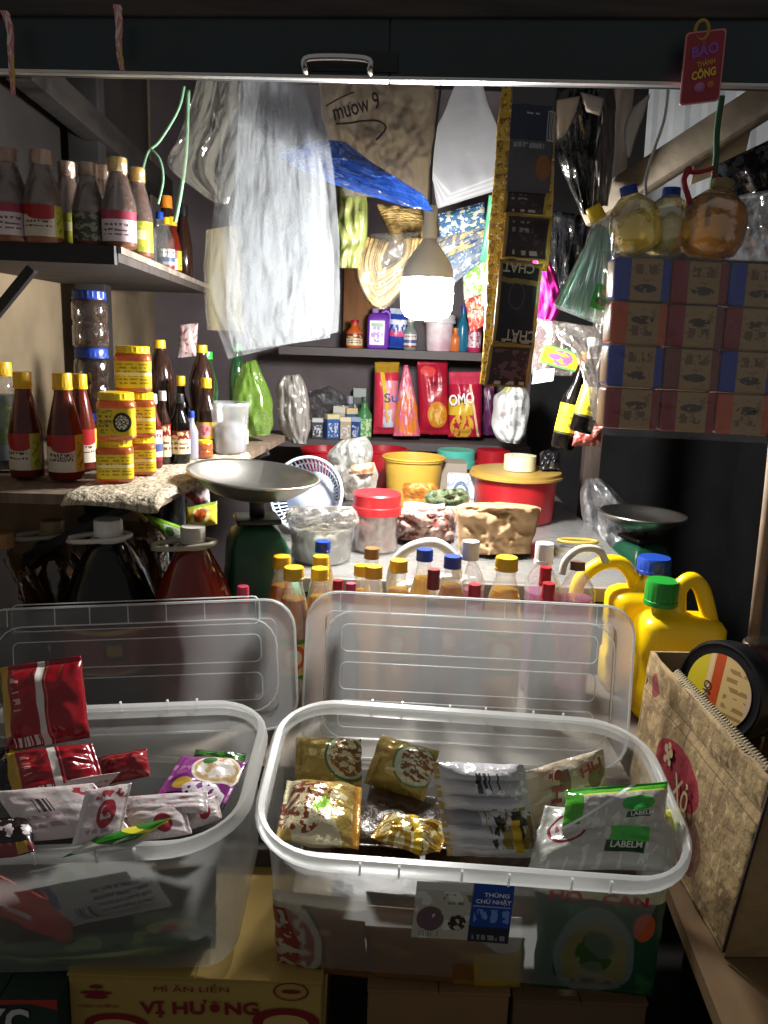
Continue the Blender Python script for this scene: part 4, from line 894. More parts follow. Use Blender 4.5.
def pouch(lb, pts, Y, t, m, seed=0, name='detergent_pouch', txt=None, **kw):
    ll, lr, ul = [P(x, y, Y) for x, y in pts]
    if len(pts) > 3: pass
    T = frame3(ll, lr, ul); o = thing(name, lb, 'pouch', (ll + lr) / 2)
    put('pouch', xf(pillow(t, seed=seed, **kw), T), m, o)
    if txt:
        s, cu, cv, ww, hh, col, rot = txt; fl = T.to_3x3().inverted()
        def fn(x, y):
            u = cu + (x * math.cos(rot) - y * math.sin(rot)) / (lr - ll).length; v = cv + (x * math.sin(rot) + y * math.cos(rot)) / (ul - ll).length
            return T @ Vector((u, v, t * .62))
        letter(s, fn, ww * (lr - ll).length, hh * (ul - ll).length, mat('print ' + col, col, .4), o, bold=.02)
    return o
foil = dict(rough=.3)
pouch('blue and white detergent pouch on the upper back shelf beside the purple jug', [(389, 348), (407, 349), (390, 308)], YS, .05, art('blue white pouch', '#2a4aa8', [('r', 0, .3, 1, .44, '#d85a8a'), ('r', 0, .6, 1, .72, '#e0e4f0'), ('n', .1, .44, .9, .6, 6, 5, 2, .5, '#c9d4f0'), ('r', 0, .86, 1, 1, '#d0d8f0')], .3), 61)
sb_(411, 318, 6.5, 'slim', mat('grey green bottle', '#7f8a84', .35), cWht, 'small grey bottle with white cap next to the blue pouch', (.1, .5, lWhite, 2.4))
o, b, H, R = tub('pail', 'pale pink tub behind the glowing bulb on the upper back shelf', 'tub', 440, 318, 3.17, 14, mat('pink print tub', '#c9a0b0', .4, col2='#e4dce0', vscale=14, bmp=None), .85, lid=mat('pale tub lid', '#d8d4d8', .4), z=zu + .001)
sb_(456, 328, 6, 'slim', mat('orange red bottle', '#c8703a', .35), cOra, 'small orange bottle between the pink tub and the blue bottle', None)
sb_(464, 306, 5.5, 'slim', mat('teal blue bottle', '#1f6a8a', .25), cBlu, 'tall teal blue bottle on the upper back shelf', None)
sb_(476, 312, 6.5, 'slim', mat('magenta bottle', '#b8305a', .3), cWht, 'magenta bottle with white label at the right end of the upper back shelf', (.12, .5, art('white pink label', '#d8c8cc', [('n', 0, 0, 1, 1, 5, 5, 2, .52, '#b85a7a')]), 2.4))
# lower shelf
zl1 = zl + .001
aSu = art('pink red refill pouch', '#c8324a', [('r', .38, 0, 1, .75, '#e08a9a'), ('d', .9, .5, .62, .78, '#d8b83a'), ('n', .4, .05, .95, .35, 5, 6, 3, .48, '#c8d0e0'), ('r', 0, .86, 1, 1, '#a8842a'), ('r', 0, 0, 1, .1, '#b02a40')], .3, bmp=(18, .4))
pouch('pink red refill pouch with white spout at the left of the detergent row', [(373, 434), (397, 434), (375, 362)], 3.17, .06, aSu, 62, txt=('Su', .7, .52, .55, .13, '#27357a', .1))
sb_(371, 366, 2.6, 'slim', cWht, cWht, 'tiny white tube leaning by the pink refill pouch', None, 3.12, zl, 'spout_tube') if False else None
put('detergent_bag', bagrows([(404, 365, 408, 365, 3.13, .2), (400, 384, 413, 384, 3.13, .7), (396, 408, 417, 408, 3.13, 1), (393, 436, 420, 436, 3.13, .8)], .07, seed=63), art('pink peach bag', '#d86a84', [('en', .5, .3, .5, .3, 6, 2, .45, '#e0843a'), ('en', .5, .55, .4, .4, 8, 7, .52, '#e8b4c0')], .3, bmp=(18, .5)), None, 'pointed pink detergent bag between the two red pouches', 'bag')
pouch('big red detergent pouch with gold round print, middle of the row', [(419, 434), (449, 435), (417, 360)], 3.17, .07, art('red pouch', '#a81c34', [('e', .62, .28, .34, .18, '#c8842a'), ('en', .62, .28, .26, .14, 9, 2, .5, '#d8b060'), ('t', .45, .6, .95, .72, 3, 7, '#6a1a2a'), ('e', .35, .86, .25, .07, '#d84a4a')], .3, bmp=(16, .5)), 64)
pouch('red and gold detergent pouch with slanted white lettering on the back shelf', [(448, 437), (481, 437), (449, 372)], 3.16, .08, art('gold red pouch', '#b01c3c', [('r', 0, .35, .72, .6, '#d8b43a'), ('en', .4, .18, .36, .2, 8, 2, .42, '#d8a83a'), ('d', 1, .35, .88, .95, '#e8c8a0'), ('r', 0, .82, 1, 1, '#c8405a')], .3, bmp=(16, .5)), 65, txt=('OMO', .36, .6, .74, .17, '#e8e8ec', .12))
pack('detergent_pouch', 'dull purple pouch half hidden at the right end of the detergent row', 'pouch', P(480, 435, 3.27), P(494, 435, 3.27), P(480, 380, 3.27), .05, art('purple pouch', '#5a2a5a', [('n', 0, 0, 1, 1, 5, 5, 4, .56, '#8a4a6a')], .3))
sb_(365, 397, 7.5, 'slim', mat('green bottle plastic', '#3f7a4a', .35), mat('dark green cap', '#2a4a3a', .4), 'green bottle beside the pink refill pouch on the lower back shelf', (.08, .5, art('green print label', '#5aa05a', [('n', 0, 0, 1, 1, 5, 5, 2, .5, '#c0d0a8')]), 2.4), 3.14, zl)
GBX = 'little toiletry boxes on the lower back shelf'
k = 0
for px, pt, half, mcol, tcol, lb, Y in [(318, 418, 6, '#3a3a44', '#c8c8c8', 'little dark box at the left end of the toiletry cluster', 3.14), (332, 414, 7, '#2f5aa0', '#d8d0a0', 'little blue box with cream top in the toiletry cluster', 3.14), (341, 406, 7, '#c8c4b8', '#e0dcd0', 'little white box standing behind the blue one', 3.24),
      (346, 417, 6, '#a89a84', '#d8cca8', 'little beige box in the middle of the toiletry cluster', 3.13), (351, 408, 6.5, '#3a5a9a', '#d8c890', 'little blue box with yellow top behind the beige box', 3.22), (357, 417, 5, '#2a4a8a', '#a0b0c8', 'little dark blue box beside the green bottle', 3.12), (360, 388, 7, '#4a5450', '#9aa4a0', 'small grey box standing at the back behind the green bottle', 3.33), (352, 396, 5, '#6a6a78', '#b0b0c0', 'small slate box standing at the back of the toiletry cluster', 3.34)]:
    b, H = at(px, pt, Y, zl1); h = pix(half * .9, Y)
    o = thing('toiletry_box', lb, 'box', b, GBX); T = Matrix.Translation(b) @ Matrix.Rotation(.5 * math.sin(k * 2.1), 4, 'Z'); k += 1
    put('carton_body', box(-h, -h * .7, 0, h, h * .7, H * .8, .001), art('toiletry ' + mcol, mcol, [('n', .1, .1, .9, .8, 5, 6, k, .52, '#c8ccd4')], .5), o, T=T, smooth=False)
    put('carton_top', box(-h, -h * .7, H * .8, h, h * .7, H, .001), mat('top ' + tcol, tcol, .5), o, T=T, smooth=False)
put('clear_bag', bagrows([(306, 392, 330, 386, 3.37, .4), (300, 400, 345, 396, 3.37, .9), (304, 418, 350, 414, 3.37, 1), (310, 430, 330, 430, 3.37, .6)], .05, seed=71, crk=.8), film('dark crackly bag', '#7a7a80', .3, .1, (40, 1.2), gloss=.6), None, 'crackly clear bag lying behind the little toiletry boxes', 'bag')
put('carrier_bag', bagrows([(516, 378, 519, 380, 2.9, .3), (502, 390, 524, 388, 2.9, .8), (494, 398, 529, 394, 2.9, 1), (492, 420, 528, 420, 2.9, 1), (494, 434, 524, 437, 2.9, 1), (502, 442, 518, 444, 2.9, .5)], .12, seed=73, crk=.35), art('white printed bag', '#cfd0d0', [('n', .1, .3, .9, .8, 5, 7, 2, .62, '#b0a0a8'), ('t', .5, .3, .9, .6, 9, 9, '#9aa0a0'), ('e', .25, .8, .2, .1, '#c8c88a')], .5, bmp=(25, .8)), None, 'white printed bag hanging below the coffee sachets', 'bag')
def cardG():
    G = box(0, 0, -.5, 1, 1, .5); return G[0], G[1], [(v.x, v.y) for v in G[0]]
# ================================================================== HANGING GOODS
fClear = film('hanging clear film', '#e6ecf0', .22, .1, (20, 1.0), gloss=.55, trans=.55)
fWhite = film('stacked thin bags', '#ccd4dc', .36, .2, (22, .9), gloss=.35, trans=.5)
o = thing('bag_bundle', 'long bundle of clear plastic bags hanging left of the bulb', 'bag bundle', P(285, 355, 1.5))
put('outer_bag', bagrows([(226, 66, 318, 66, 1.47), (224, 110, 324, 105, 1.47), (219, 160, 332, 160, 1.48), (214, 210, 337, 205, 1.49), (210, 260, 339, 245, 1.5), (212, 310, 340, 290, 1.5), (228, 359, 338, 332, 1.5)], 0, nu=110, sub=18, back=False, fold=.007, nf=3, seed=81, crease=.009), fClear, o)
put('inner_bag', bagrows([(240, 70, 300, 70, 1.52), (238, 120, 312, 118, 1.52), (232, 190, 326, 185, 1.53), (228, 250, 332, 245, 1.54), (226, 310, 334, 298, 1.54), (234, 352, 330, 338, 1.54)], 0, nu=90, sub=16, back=False, fold=.004, nf=2, seed=84, crease=.008), fWhite, o)
put('inner_bag', bagrows([(206, 230, 236, 225, 1.56), (204, 280, 240, 278, 1.56), (207, 330, 244, 332, 1.56)], 0, nu=16, sub=8, back=False, fold=.006, nf=1.5, seed=86), film('yellowish bag', '#c8bc90', .28, .15, (16, .6)), o)
put('clear_bag', bagrows([(202, 66, 262, 66, 1.60), (190, 105, 258, 105, 1.60), (178, 138, 250, 138, 1.61), (168, 165, 240, 170, 1.61), (196, 190, 232, 195, 1.61), (214, 202, 228, 204, 1.61)], 0, nu=70, sub=14, back=False, fold=.008, nf=2.4, seed=88, crease=.008), film('dull clear film', '#b5b3a6', .3, .1, (16, .7), gloss=.5), None, 'dull clear bag hanging behind the left edge of the long bag bundle', 'bag')
fBlue = film('blue film', '#5a94e6', .55, .1, (40, 1.2), tint='#a0c4f8', gloss=.8)
put('blue_bag', bagrows([(316, 138, 346, 142, 1.585, .3), (282, 152, 366, 158, 1.585, .9), (284, 160, 384, 170, 1.585, 1), (308, 174, 404, 182, 1.585, 1), (344, 188, 424, 196, 1.585, .9), (404, 206, 434, 212, 1.585, .3)], .035, nu=80, sub=14, seed=91, crk=.9, crease=.006), fBlue, None, 'rolled blue plastic bag hanging slantwise beneath the written bag', 'bag')
wb = thing('clear_bag', 'greyish bag with dark handwriting hanging above the blue bag', 'bag', P(380, 190, 1.64))
put('film', bagrows([(318, 66, 432, 66, 1.64, .4), (320, 100, 436, 100, 1.64, .8), (326, 135, 434, 135, 1.64, 1), (334, 165, 430, 165, 1.64, .8), (345, 196, 428, 200, 1.64, .4)], .05, nu=70, sub=14, seed=93, crk=.5, crease=.004), film('greyish bag', '#938a7c', .72, .2, (18, .9), gloss=.35, tint='#c0b8ac'), wb)
def txtpx(s, cx, cy, Y, w, h, rot, m, par, bold=.0):
    """lettering standing in the plane facing the stall front, centre at a pixel"""
    p0 = P(cx, cy, Y); k = pix(1, Y); cr, sr = math.cos(rot), math.sin(rot)
    letter(s, lambda x, y: p0 + Vector((x * cr - y * sr, 0, x * sr + y * cr)), w * k, h * k, m, par, bold=bold)
mInk = mat('violet marker ink', '#2a2030', .6)
txtpx('muow 9', 356, 106, 1.598, 44, 15, .28, mInk, wb, .01)
put('ink_stroke', tube(curve([P(326, 106, 1.60), P(340, 98, 1.60), P(354, 92, 1.60)], 4), .0015, 5), mInk, wb)
put('ink_stroke', tube(curve([P(336, 124, 1.60), P(350, 123, 1.60), P(362, 121, 1.60), P(378, 121, 1.60), P(386, 128, 1.60), P(376, 140, 1.60)], 5), .0018, 5), mInk, wb)
put('green_bag', bagrows([(338, 186, 366, 188, 2.25, .5), (338, 205, 368, 205, 2.25, 1), (336, 225, 368, 225, 2.25, 1), (340, 242, 366, 242, 2.25, .5), (338, 252, 362, 254, 2.25, .8), (338, 268, 358, 268, 2.25, .4)], .07, seed=95, crk=.3), mat('olive noodle bag', '#4f5a2c', .35, col2='#6c6e40', vscale=18, bmp=(25, .6)), None, 'olive green noodle bag hanging below the left end of the blue bag', 'bag')
mNood = mat('dry rice noodles', '#9c8248', .4, col2='#78603a', vscale=8, stretch=(1, 1, 7), bmp=(40, 1.2, 'Object', .01, (1, 1, 6)))
put('noodle_bag', bagrows([(376, 204, 420, 208, 2.4, .4), (380, 215, 424, 218, 2.4, 1), (390, 235, 424, 236, 2.4, 1), (398, 248, 420, 246, 2.4, .5)], .08, seed=97, crk=.3), mNood, None, 'rectangular bag of tan dry noodles right beside the bulb socket', 'noodles')
# coiled noodle hank: many strands bent into a U
o = thing('noodle_hank', 'looped hank of tan dry noodles hanging left of the bulb', 'noodles', P(382, 306, 2.3))
mS1 = mat('noodle strand', '#80693a', .5); mS2 = mat('noodle strand tan', '#6a562e', .5)
G1, G2 = [], []
for k in range(64):
    s = k / 63; e = random.uniform(-1, 1); dz = .024 * e
    xl = 358 + 22 * s; xr = 412 - 14 * s; yb = 307 - 36 * s
    g = tube(curve([P(xl + 8 + 2 * e, 236 + 6 * s, 2.3 + dz), P(xl, 262, 2.3 + dz), P(xl + 3, 285 - 12 * s, 2.3 + dz), P(380 + 2 * e, yb, 2.3 + dz), P(xr - 4, 280 - 16 * s, 2.3 + dz), P(xr + 6, 254, 2.3 + dz), P(xr + 12 - 6 * s, 238, 2.3 + dz)], 4), 0.003, 5)
    (G1 if k % 2 else G2).append(g)
put('strands', join(*G1), mS1, o); put('strands', join(*G2), mS2, o)
put('wrapper', bagrows([(362, 234, 420, 232, 2.3, .3), (354, 255, 420, 250, 2.3, 1), (356, 280, 406, 280, 2.3, 1), (366, 300, 396, 300, 2.3, .7), (378, 309, 386, 309, 2.3, .2)], .09, seed=98, crk=.3), film('noodle bag wrap', '#e6e0d0', .1, .08, (30, .9), gloss=.6), o)
# stack of white sheets right of the cord
o = thing('sheet_stack', 'stack of thin white sheets hanging to the right of the lamp cord', 'sheets', P(460, 220, 2.3)); mSh = film('white sheet', '#b4b5b8', .92, .35, (10, .6), gloss=.15)
for k in range(7):
    d = -k * .006; y = (6 - k) * 2.6
    put('sheet', bagrows([(462 - k * .3, 70, 478, 70, 2.28 + d), (446, 108, 490, 108, 2.28 + d), (431, 145, 501, 142, 2.28 + d), (432, 170 + y * .3, 499, 166 + y * .3, 2.28 + d), (438 + k * 2.2, 193 + y, 493 + k * .4, 176 + y, 2.28 + d)], 0, nu=20, sub=5, back=False, fold=.002, nf=2, seed=100 + k), mSh if k % 2 else film('white sheet b', '#a0a1a5', .92, .35, (10, .6), gloss=.15), o)
# bright snack packets above the upper back shelf
SN = [((440, 238), (486, 226), (438, 214), '#3a5a80', '#a8a898', '#2a5a5a'), ((436, 262), (488, 240), (437, 238), '#6a6f7a', '#a89a70', '#3a4a6a'), ((446, 290), (486, 258), (440, 262), '#7a828e', '#5a7290', '#a9b0b8'),
      ((464, 300), (494, 290), (462, 262), '#b8bcc0', '#7ab04a', '#d8d080'), ((470, 332), (492, 322), (464, 296), '#b0403a', '#e0a080', '#d86a5a')]
for k, (a, b_, cc, h1, h2, h3) in enumerate(SN):
    Y = 2.5 + .05 * k
    pack('snack_packet', ['blue snack packet, topmost of the shiny packets right of the bulb', 'grey and gold snack packet under the blue one right of the bulb', 'pale silver snack packet close to the right of the glowing bulb', 'packet with green leaf print beside the gold sachet strip', 'red packet under the green leaf packet beside the gold strip'][k], 'packet', P(*a, Y), P(*b_, Y), P(*cc, Y + .01), .03,
         art('snack %d' % k, h1, [('n', 0, 0, 1, 1, 7, 4, k, .52, h2), ('n', 0, 0, 1, 1, 5, 9, k + 3, .6, h3), ('n', 0, 0, 1, 1, 14, 9, k + 7, .66, '#e8e8e4')], .25, bmp=(30, .8)), 'shiny packets hanging right of the bulb', seed=110 + k)
pack('snack_packet', 'dark green packet edge hanging between the white sheets and gold strip', 'packet', P(480, 262, 2.45), P(490, 262, 2.45), P(489, 195, 2.4), .02, mat('teal green foil', '#3f8a68', .4))
# ---- coffee sachet strips
def strip(label, cells, mseal, t=.012, group=None):
    pts = [P(x, y, Y) for c_ in cells for x, y, Y in c_[:3]]
    o = thing('sachet_strip', label, 'sachet strip', min(pts, key=lambda v: v.z))
    for k, (a, b_, cc, m) in enumerate(cells):
        pack('sachet', None, None, P(*a), P(*b_), P(*cc), t, m, None, o, seal='v', sw=.05, seed=120 + k * 3, crk=.3)
    return o
aGold = art('gold foil edge', '#b8983a', [('n', 0, 0, 1, 1, 4, 9, 3, .56, '#7a5a24'), ('n', 0, 0, 1, 1, 6, 16, 5, .66, '#e8d890')], .28, bmp=(30, .8))
aGold2 = art('bright gold foil', '#d8b030', [('n', 0, 0, 1, 1, 4, 9, 3, .55, '#a8782a'), ('n', 0, 0, 1, 1, 4, 14, 8, .6, '#f0e4a8')], .25, bmp=(30, .8))
def coffee(nm, base, L): return art(nm, '#9c8238', [('r', .06, .05, .93, .95, base)] + L, .3, bmp=(22, .5))
cA = art('grey pack', '#4c4a50', [('r', .0, .46, .92, .74, '#1f2742'), ('t', .3, .52, .7, .68, 3, 9, '#a8a8b4'), ('t', .06, .3, .8, .44, 5, 18, '#8a8a90'), ('e', .82, .25, .18, .1, '#8a5a30'), ('r', .85, .46, 1, .7, '#b0b0b0'), ('b', .86, .47, .99, .69, 30, '#303030')], .35, bmp=(22, .5))
cB = coffee('brown pack', '#2c2024', [('t', .14, .55, .6, .85, 5, 10, '#8a7a74'), ('t', .2, .1, .85, .2, 2, 8, '#a89a94'), ('n', .1, .2, .9, .6, 5, 5, 2, .58, '#4a3438')])
cC = coffee('black pack', '#15131a', [('r', .15, .40, .75, .8, '#1d1b20'), ('o', .45, .6, .2, .16, .8, '#4a4438'), ('r', .06, .74, .93, .8, '#7a6a34'), ('t', .2, .86, .9, .9, 2, 9, '#8a8480'), ('t', .2, .06, .9, .1, 2, 7, '#a8a49c')])
cD = coffee('red brown pack', '#3a2226', [('n', .1, .1, .9, .9, 4, 5, 6, .54, '#6a4a4c'), ('t', .2, .06, .9, .14, 1, 6, '#c0b8a8')])
st = strip('hanging strip of dark coffee sachets with gold borders right of the bulb', [
    ((506, 196, 1.56), (549, 200, 1.56), (514, 70, 1.56), cA), ((502, 213, 1.56), (546, 216, 1.56), (505, 190, 1.56), cB), ((501, 258, 1.56), (548, 262, 1.56), (506, 213, 1.56), cB),
    ((492, 345, 1.56), (534, 350, 1.56), (500, 259, 1.56), cC), ((484, 386, 1.56), (528, 388, 1.56), (490, 344, 1.56), cD)], None)
txtpx('CHAT', 520, 336, 1.546, 30, 11, math.pi - .05, mat('pale print', '#b8b4a0', .5), st, .015)
txtpx('CHAT', 519, 268, 1.546, 30, 9, math.pi - .05, MC['pale print'], st, .02)
strip('strip of narrow gold sachets seen edge on, left of the dark coffee strip', [((496, 140, 1.63), (512, 141, 1.60), (504, 70, 1.63), aGold), ((493, 190, 1.63), (509, 191, 1.60), (497, 139, 1.63), aGold), ((488, 240, 1.63), (504, 241, 1.60), (493, 189, 1.63), aGold2), ((486, 290, 1.63), (501, 292, 1.60), (489, 239, 1.63), aGold2), ((484, 340, 1.63), (498, 342, 1.60), (486, 289, 1.63), aGold2), ((480, 384, 1.63), (494, 386, 1.60), (484, 339, 1.63), aGold2)], None, .010)
strip('strip of gold sachets seen edge on, right of the dark coffee strip', [((545, 160, 1.60), (554, 160, 1.64), (547, 70, 1.60), aGold), ((542, 225, 1.60), (551, 225, 1.64), (545, 159, 1.60), aGold), ((537, 270, 1.60), (548, 272, 1.64), (541, 224, 1.60), aGold)], None, .010)
put('paper_straw', tube([P(483, 305, 2.0), P(489, 262, 2.0), P(492, 240, 2.0)], .005, 8), mat('orange yellow strip', '#e0a840', .4), None, 'short orange yellow strip hanging beside the gold sachets', 'strip')
# ---- black and grey bags, pink cloth, small goods
mBlkBag = mat('black plastic film', '#1a1b1e', .18, spec=.7, bmp=(9, 1.0, 'Object', .03)); mGryBag = mat('smoky grey bag', '#55504f', .3, bmp=(9, .8, 'Object', .03))
put('black_bag', bagrows([(556, 80, 600, 84, 1.82, .4), (552, 110, 598, 112, 1.82, 1), (556, 150, 596, 150, 1.82, 1), (566, 180, 594, 182, 1.82, 1), (582, 214, 592, 216, 1.82, .4)], .07, seed=131, crk=.5), mBlkBag, None, 'shiny black plastic bag hanging right of the coffee strips', 'bag')
put('grey_bag', bagrows([(586, 84, 614, 86, 1.9, .4), (588, 120, 616, 120, 1.9, 1), (586, 165, 614, 165, 1.9, 1), (586, 206, 608, 206, 1.9, .5)], .07, seed=133, crk=.4), mGryBag, None, 'smoky grey plastic bag hanging behind the shiny black bag', 'bag')
put('paper_scrap', bagrows([(556, 100, 580, 96, 1.76, .3), (556, 118, 576, 112, 1.76, 1), (557, 140, 566, 134, 1.76, .5)], .012, nu=10, seed=135), mat('greyed paper scrap', '#a39a94', .7), None, 'greyed paper scrap pinned on the black bag', 'paper')
put('paper_scrap', bagrows([(580, 92, 604, 98, 1.77, .3), (584, 106, 602, 112, 1.77, 1), (586, 112, 600, 116, 1.77, .5)], .012, nu=10, seed=136), MC['greyed paper scrap'], None, 'pale scrap of paper between the black bag and the grey bag', 'paper')
put('paper_scrap', bagrows([(646, 96, 650, 94, 1.9, .3), (630, 112, 644, 116, 1.9, 1), (624, 132, 636, 136, 1.9, 1), (627, 156, 630, 158, 1.9, .4)], .012, nu=10, seed=137), mat('pale grey paper', '#a8a8a8', .7), None, 'pale pointed paper hanging in the dark gap right of the grey bag', 'paper')
put('black_bag', bagrows([(548, 210, 590, 216, 2.3, .6), (546, 250, 586, 255, 2.3, 1), (552, 300, 580, 300, 2.3, .8)], .08, seed=139, crk=.5), mBlkBag, None, 'black plastic bag hanging behind the pink cloth', 'bag')
put('pink_cloth', bagrows([(534, 252, 546, 250, 2.15, .4), (532, 272, 556, 275, 2.15, 1), (531, 300, 562, 304, 2.15, 1), (531, 322, 552, 324, 2.15, .6)], .05, seed=141, crk=.5), mat('magenta cloth', '#d0249a', .6, bmp=(14, 1)), None, 'magenta cloth hanging right of the coffee sachet strip', 'cloth')
put('clear_bag', bagrows([(531, 318, 566, 322, 2.05, .4), (530, 335, 588, 330, 2.05, 1), (531, 355, 580, 352, 2.05, 1), (532, 375, 572, 376, 2.05, .6)], .06, seed=143, crk=.7), film('pinkish clear bag', '#c8b4b8', .25, .08, (35, 1.2), gloss=.7), None, 'pinkish clear bag of small goods under the magenta cloth', 'bag')
cd_ = thing('soap_box', 'small yellow box with violet print in the clear bag', 'box', P(556, 368, 2.0))
put('box_body', xf(cardG(), frame3(P(539, 362, 2.0), P(574, 372, 2.0), P(546, 344, 2.0)) @ Matrix.Diagonal((1, 1, .02, 1))), art('yellow soap card', '#d0c02a', [('en', .5, .5, .34, .4, 5, 3, .45, '#8a5a8a'), ('r', 0, 0, 1, .1, '#5a9a5a'), ('r', 0, .9, 1, 1, '#5a9a5a')], .4), cd_, smooth=False)
cd_ = thing('price_card', 'white card with blue print hanging under the yellow box', 'card', P(542, 384, 2.02))
put('card', xf(cardG(), frame3(P(532, 384, 2.02), P(553, 381, 2.02), P(534, 371, 2.02)) @ Matrix.Diagonal((1, 1, .002, 1))), art('blue white card', '#c4ccd8', [('r', .12, .2, .88, .8, '#7a96c0'), ('t', .15, .2, .85, .8, 4, 12, '#e8ecf2')], .5), cd_, smooth=False)
def tilted(label, top, bot, Y0, Y1, Rpx, kind, bm, cm, lab, name='bottle', cat='bottle', liq=None):
    p = P(*bot, Y0); q = P(*top, Y1); z = (q - p); H = z.length; z.normalize(); y = Vector((0, 1, 0)); x = y.cross(z).normalized(); y = z.cross(x)
    T = Matrix(((x.x, y.x, z.x, p.x), (x.y, y.y, z.y, p.y), (x.z, y.z, z.z, p.z), (0, 0, 0, 1)))
    return bottle(name, label, cat, p, H, pix(Rpx, Y0), kind, bm, cm, lab, None, liq, T=T)
PROF['wine'] = ([(.92, 0), (1, .02), (1, .5), (.9, .56), (.45, .68), (.38, .74), (.36, .9)], .42, .86)
lYB = art('yellow bottle label', '#d8c828', [('t', .1, .2, .9, .8, 4, 10, '#8a7a20'), ('r', 0, .0, 1, .08, '#3a3a20')])
tilted('dark bottle with yellow label tilted left, left of the pair below the soap pack', (586, 352), (562, 448), 2.0, 2.0, 11.5, 'wine', bSoy, cOra, (.15, .46, lYB, 3), 'dark_bottle')
tilted('dark bottle with yellow label tilted left, right of the pair below the soap pack', (607, 346), (580, 432), 1.88, 1.88, 11.5, 'wine', bSoy, cBlk, (.18, .52, lYB, 3), 'dark_bottle')
pack('snack_packet', 'reddish packet lying below the pair of dark bottles', 'packet', P(572, 446, 1.95), P(600, 446, 1.95), P(576, 426, 1.97), .03, art('dull red packet', '#8a3a34', [('n', 0, 0, 1, 1, 5, 5, 2, .56, '#c8a8a0')], .4))
# ---- cone of green straws with yellow cap
ap = P(600, 220, 1.52); o = thing('straw_cone', 'cone shaped clear bag of pale green straws beside the soap pack', 'straws', P(585, 322, 1.52))
bl, br = P(554, 306, 1.52), P(618, 332, 1.52); mSt = mat('pale green straws', '#b0dccc', .4)
ax = ((bl + br) / 2 - ap); G = []
for k in range(70):
    u = random.random(); d = .03 * math.sqrt(1 - (2 * u - 1) ** 2) * random.uniform(-1, 1)
    e = bl.lerp(br, u) + Vector((0, d, 0)); s_ = ap.lerp(P(608, 222, 1.52), u) + Vector((0, d * .2, 0))
    G.append(tube([s_.lerp(e, .06), s_.lerp(e, .985 - .03 * random.random())], .0022, 5))
put('straws', join(*G), mSt, o)
put('cone_bag', bagrows([(594, 214, 612, 216, 1.52, .3), (584, 245, 614, 252, 1.52, .7), (570, 275, 616, 290, 1.52, 1), (553, 307, 619, 333, 1.52, 1)], .07, seed=151, crk=.3), film('straw bag', '#e0f0ea', .15, .08, (30, .9), gloss=.7), o)
pc = P(599, 220, 1.52); Tc = Matrix.Translation(pc) @ Matrix.Rotation(-.55, 4, 'Y')
put('cap', capG(pix(8, 1.52), 0, pix(14, 1.52), 12), cYelB, o, T=Tc)
cd_ = thing('price_card', 'bright green card hanging on the cone of straws', 'card', P(600, 312, 1.46))
put('card', xf(cardG(), frame3(P(589, 306, 1.465), P(607, 314, 1.465), P(597, 282, 1.465)) @ Matrix.Diagonal((1, 1, .002, 1))), art('green card', '#3fc85a', [('e', .5, .35, .3, .16, '#2a6a3a'), ('e', .6, .75, .2, .12, '#c8b088')], .5), cd_, smooth=False)
put('clear_bag', bagrows([(560, 322, 606, 328, 1.66, .4), (556, 334, 608, 340, 1.66, 1), (572, 350, 606, 352, 1.66, .8), (584, 380, 606, 385, 1.64, .7), (594, 420, 606, 424, 1.62, .4)], .05, seed=153, crk=.9), film('crackly clear wrap', '#c8c8c4', .18, .06, (45, 1.3), gloss=.9), None, 'crackly clear bag hanging between the straw cone and the soap pack', 'bag')
# ---- pack of soap bars in clear wrap
YSP = 1.36; GSB = 'soap bars in the clear hanging pack'
cc_ = {'b': '#1f3fa8', 'r': '#8f1a2c', 'o': '#c8582a', 'n': '#7a3a34'}
rows_ = [('bb', 'rr', 'bb'), ('oo', 'rn', 'rr'), ('bb', 'nn', 'bb'), ('rr', 'rr', 'oo')]
ordr = ['top row', 'second row', 'third row', 'bottom row']; ordc = ['left column', 'middle column', 'right column']
TL, TR_, BLc = P(616, 255, YSP), P(790, 264, YSP), P(603, 428, YSP)
eu = (TR_ - TL) / 3; ev = (BLc - TL) / 4
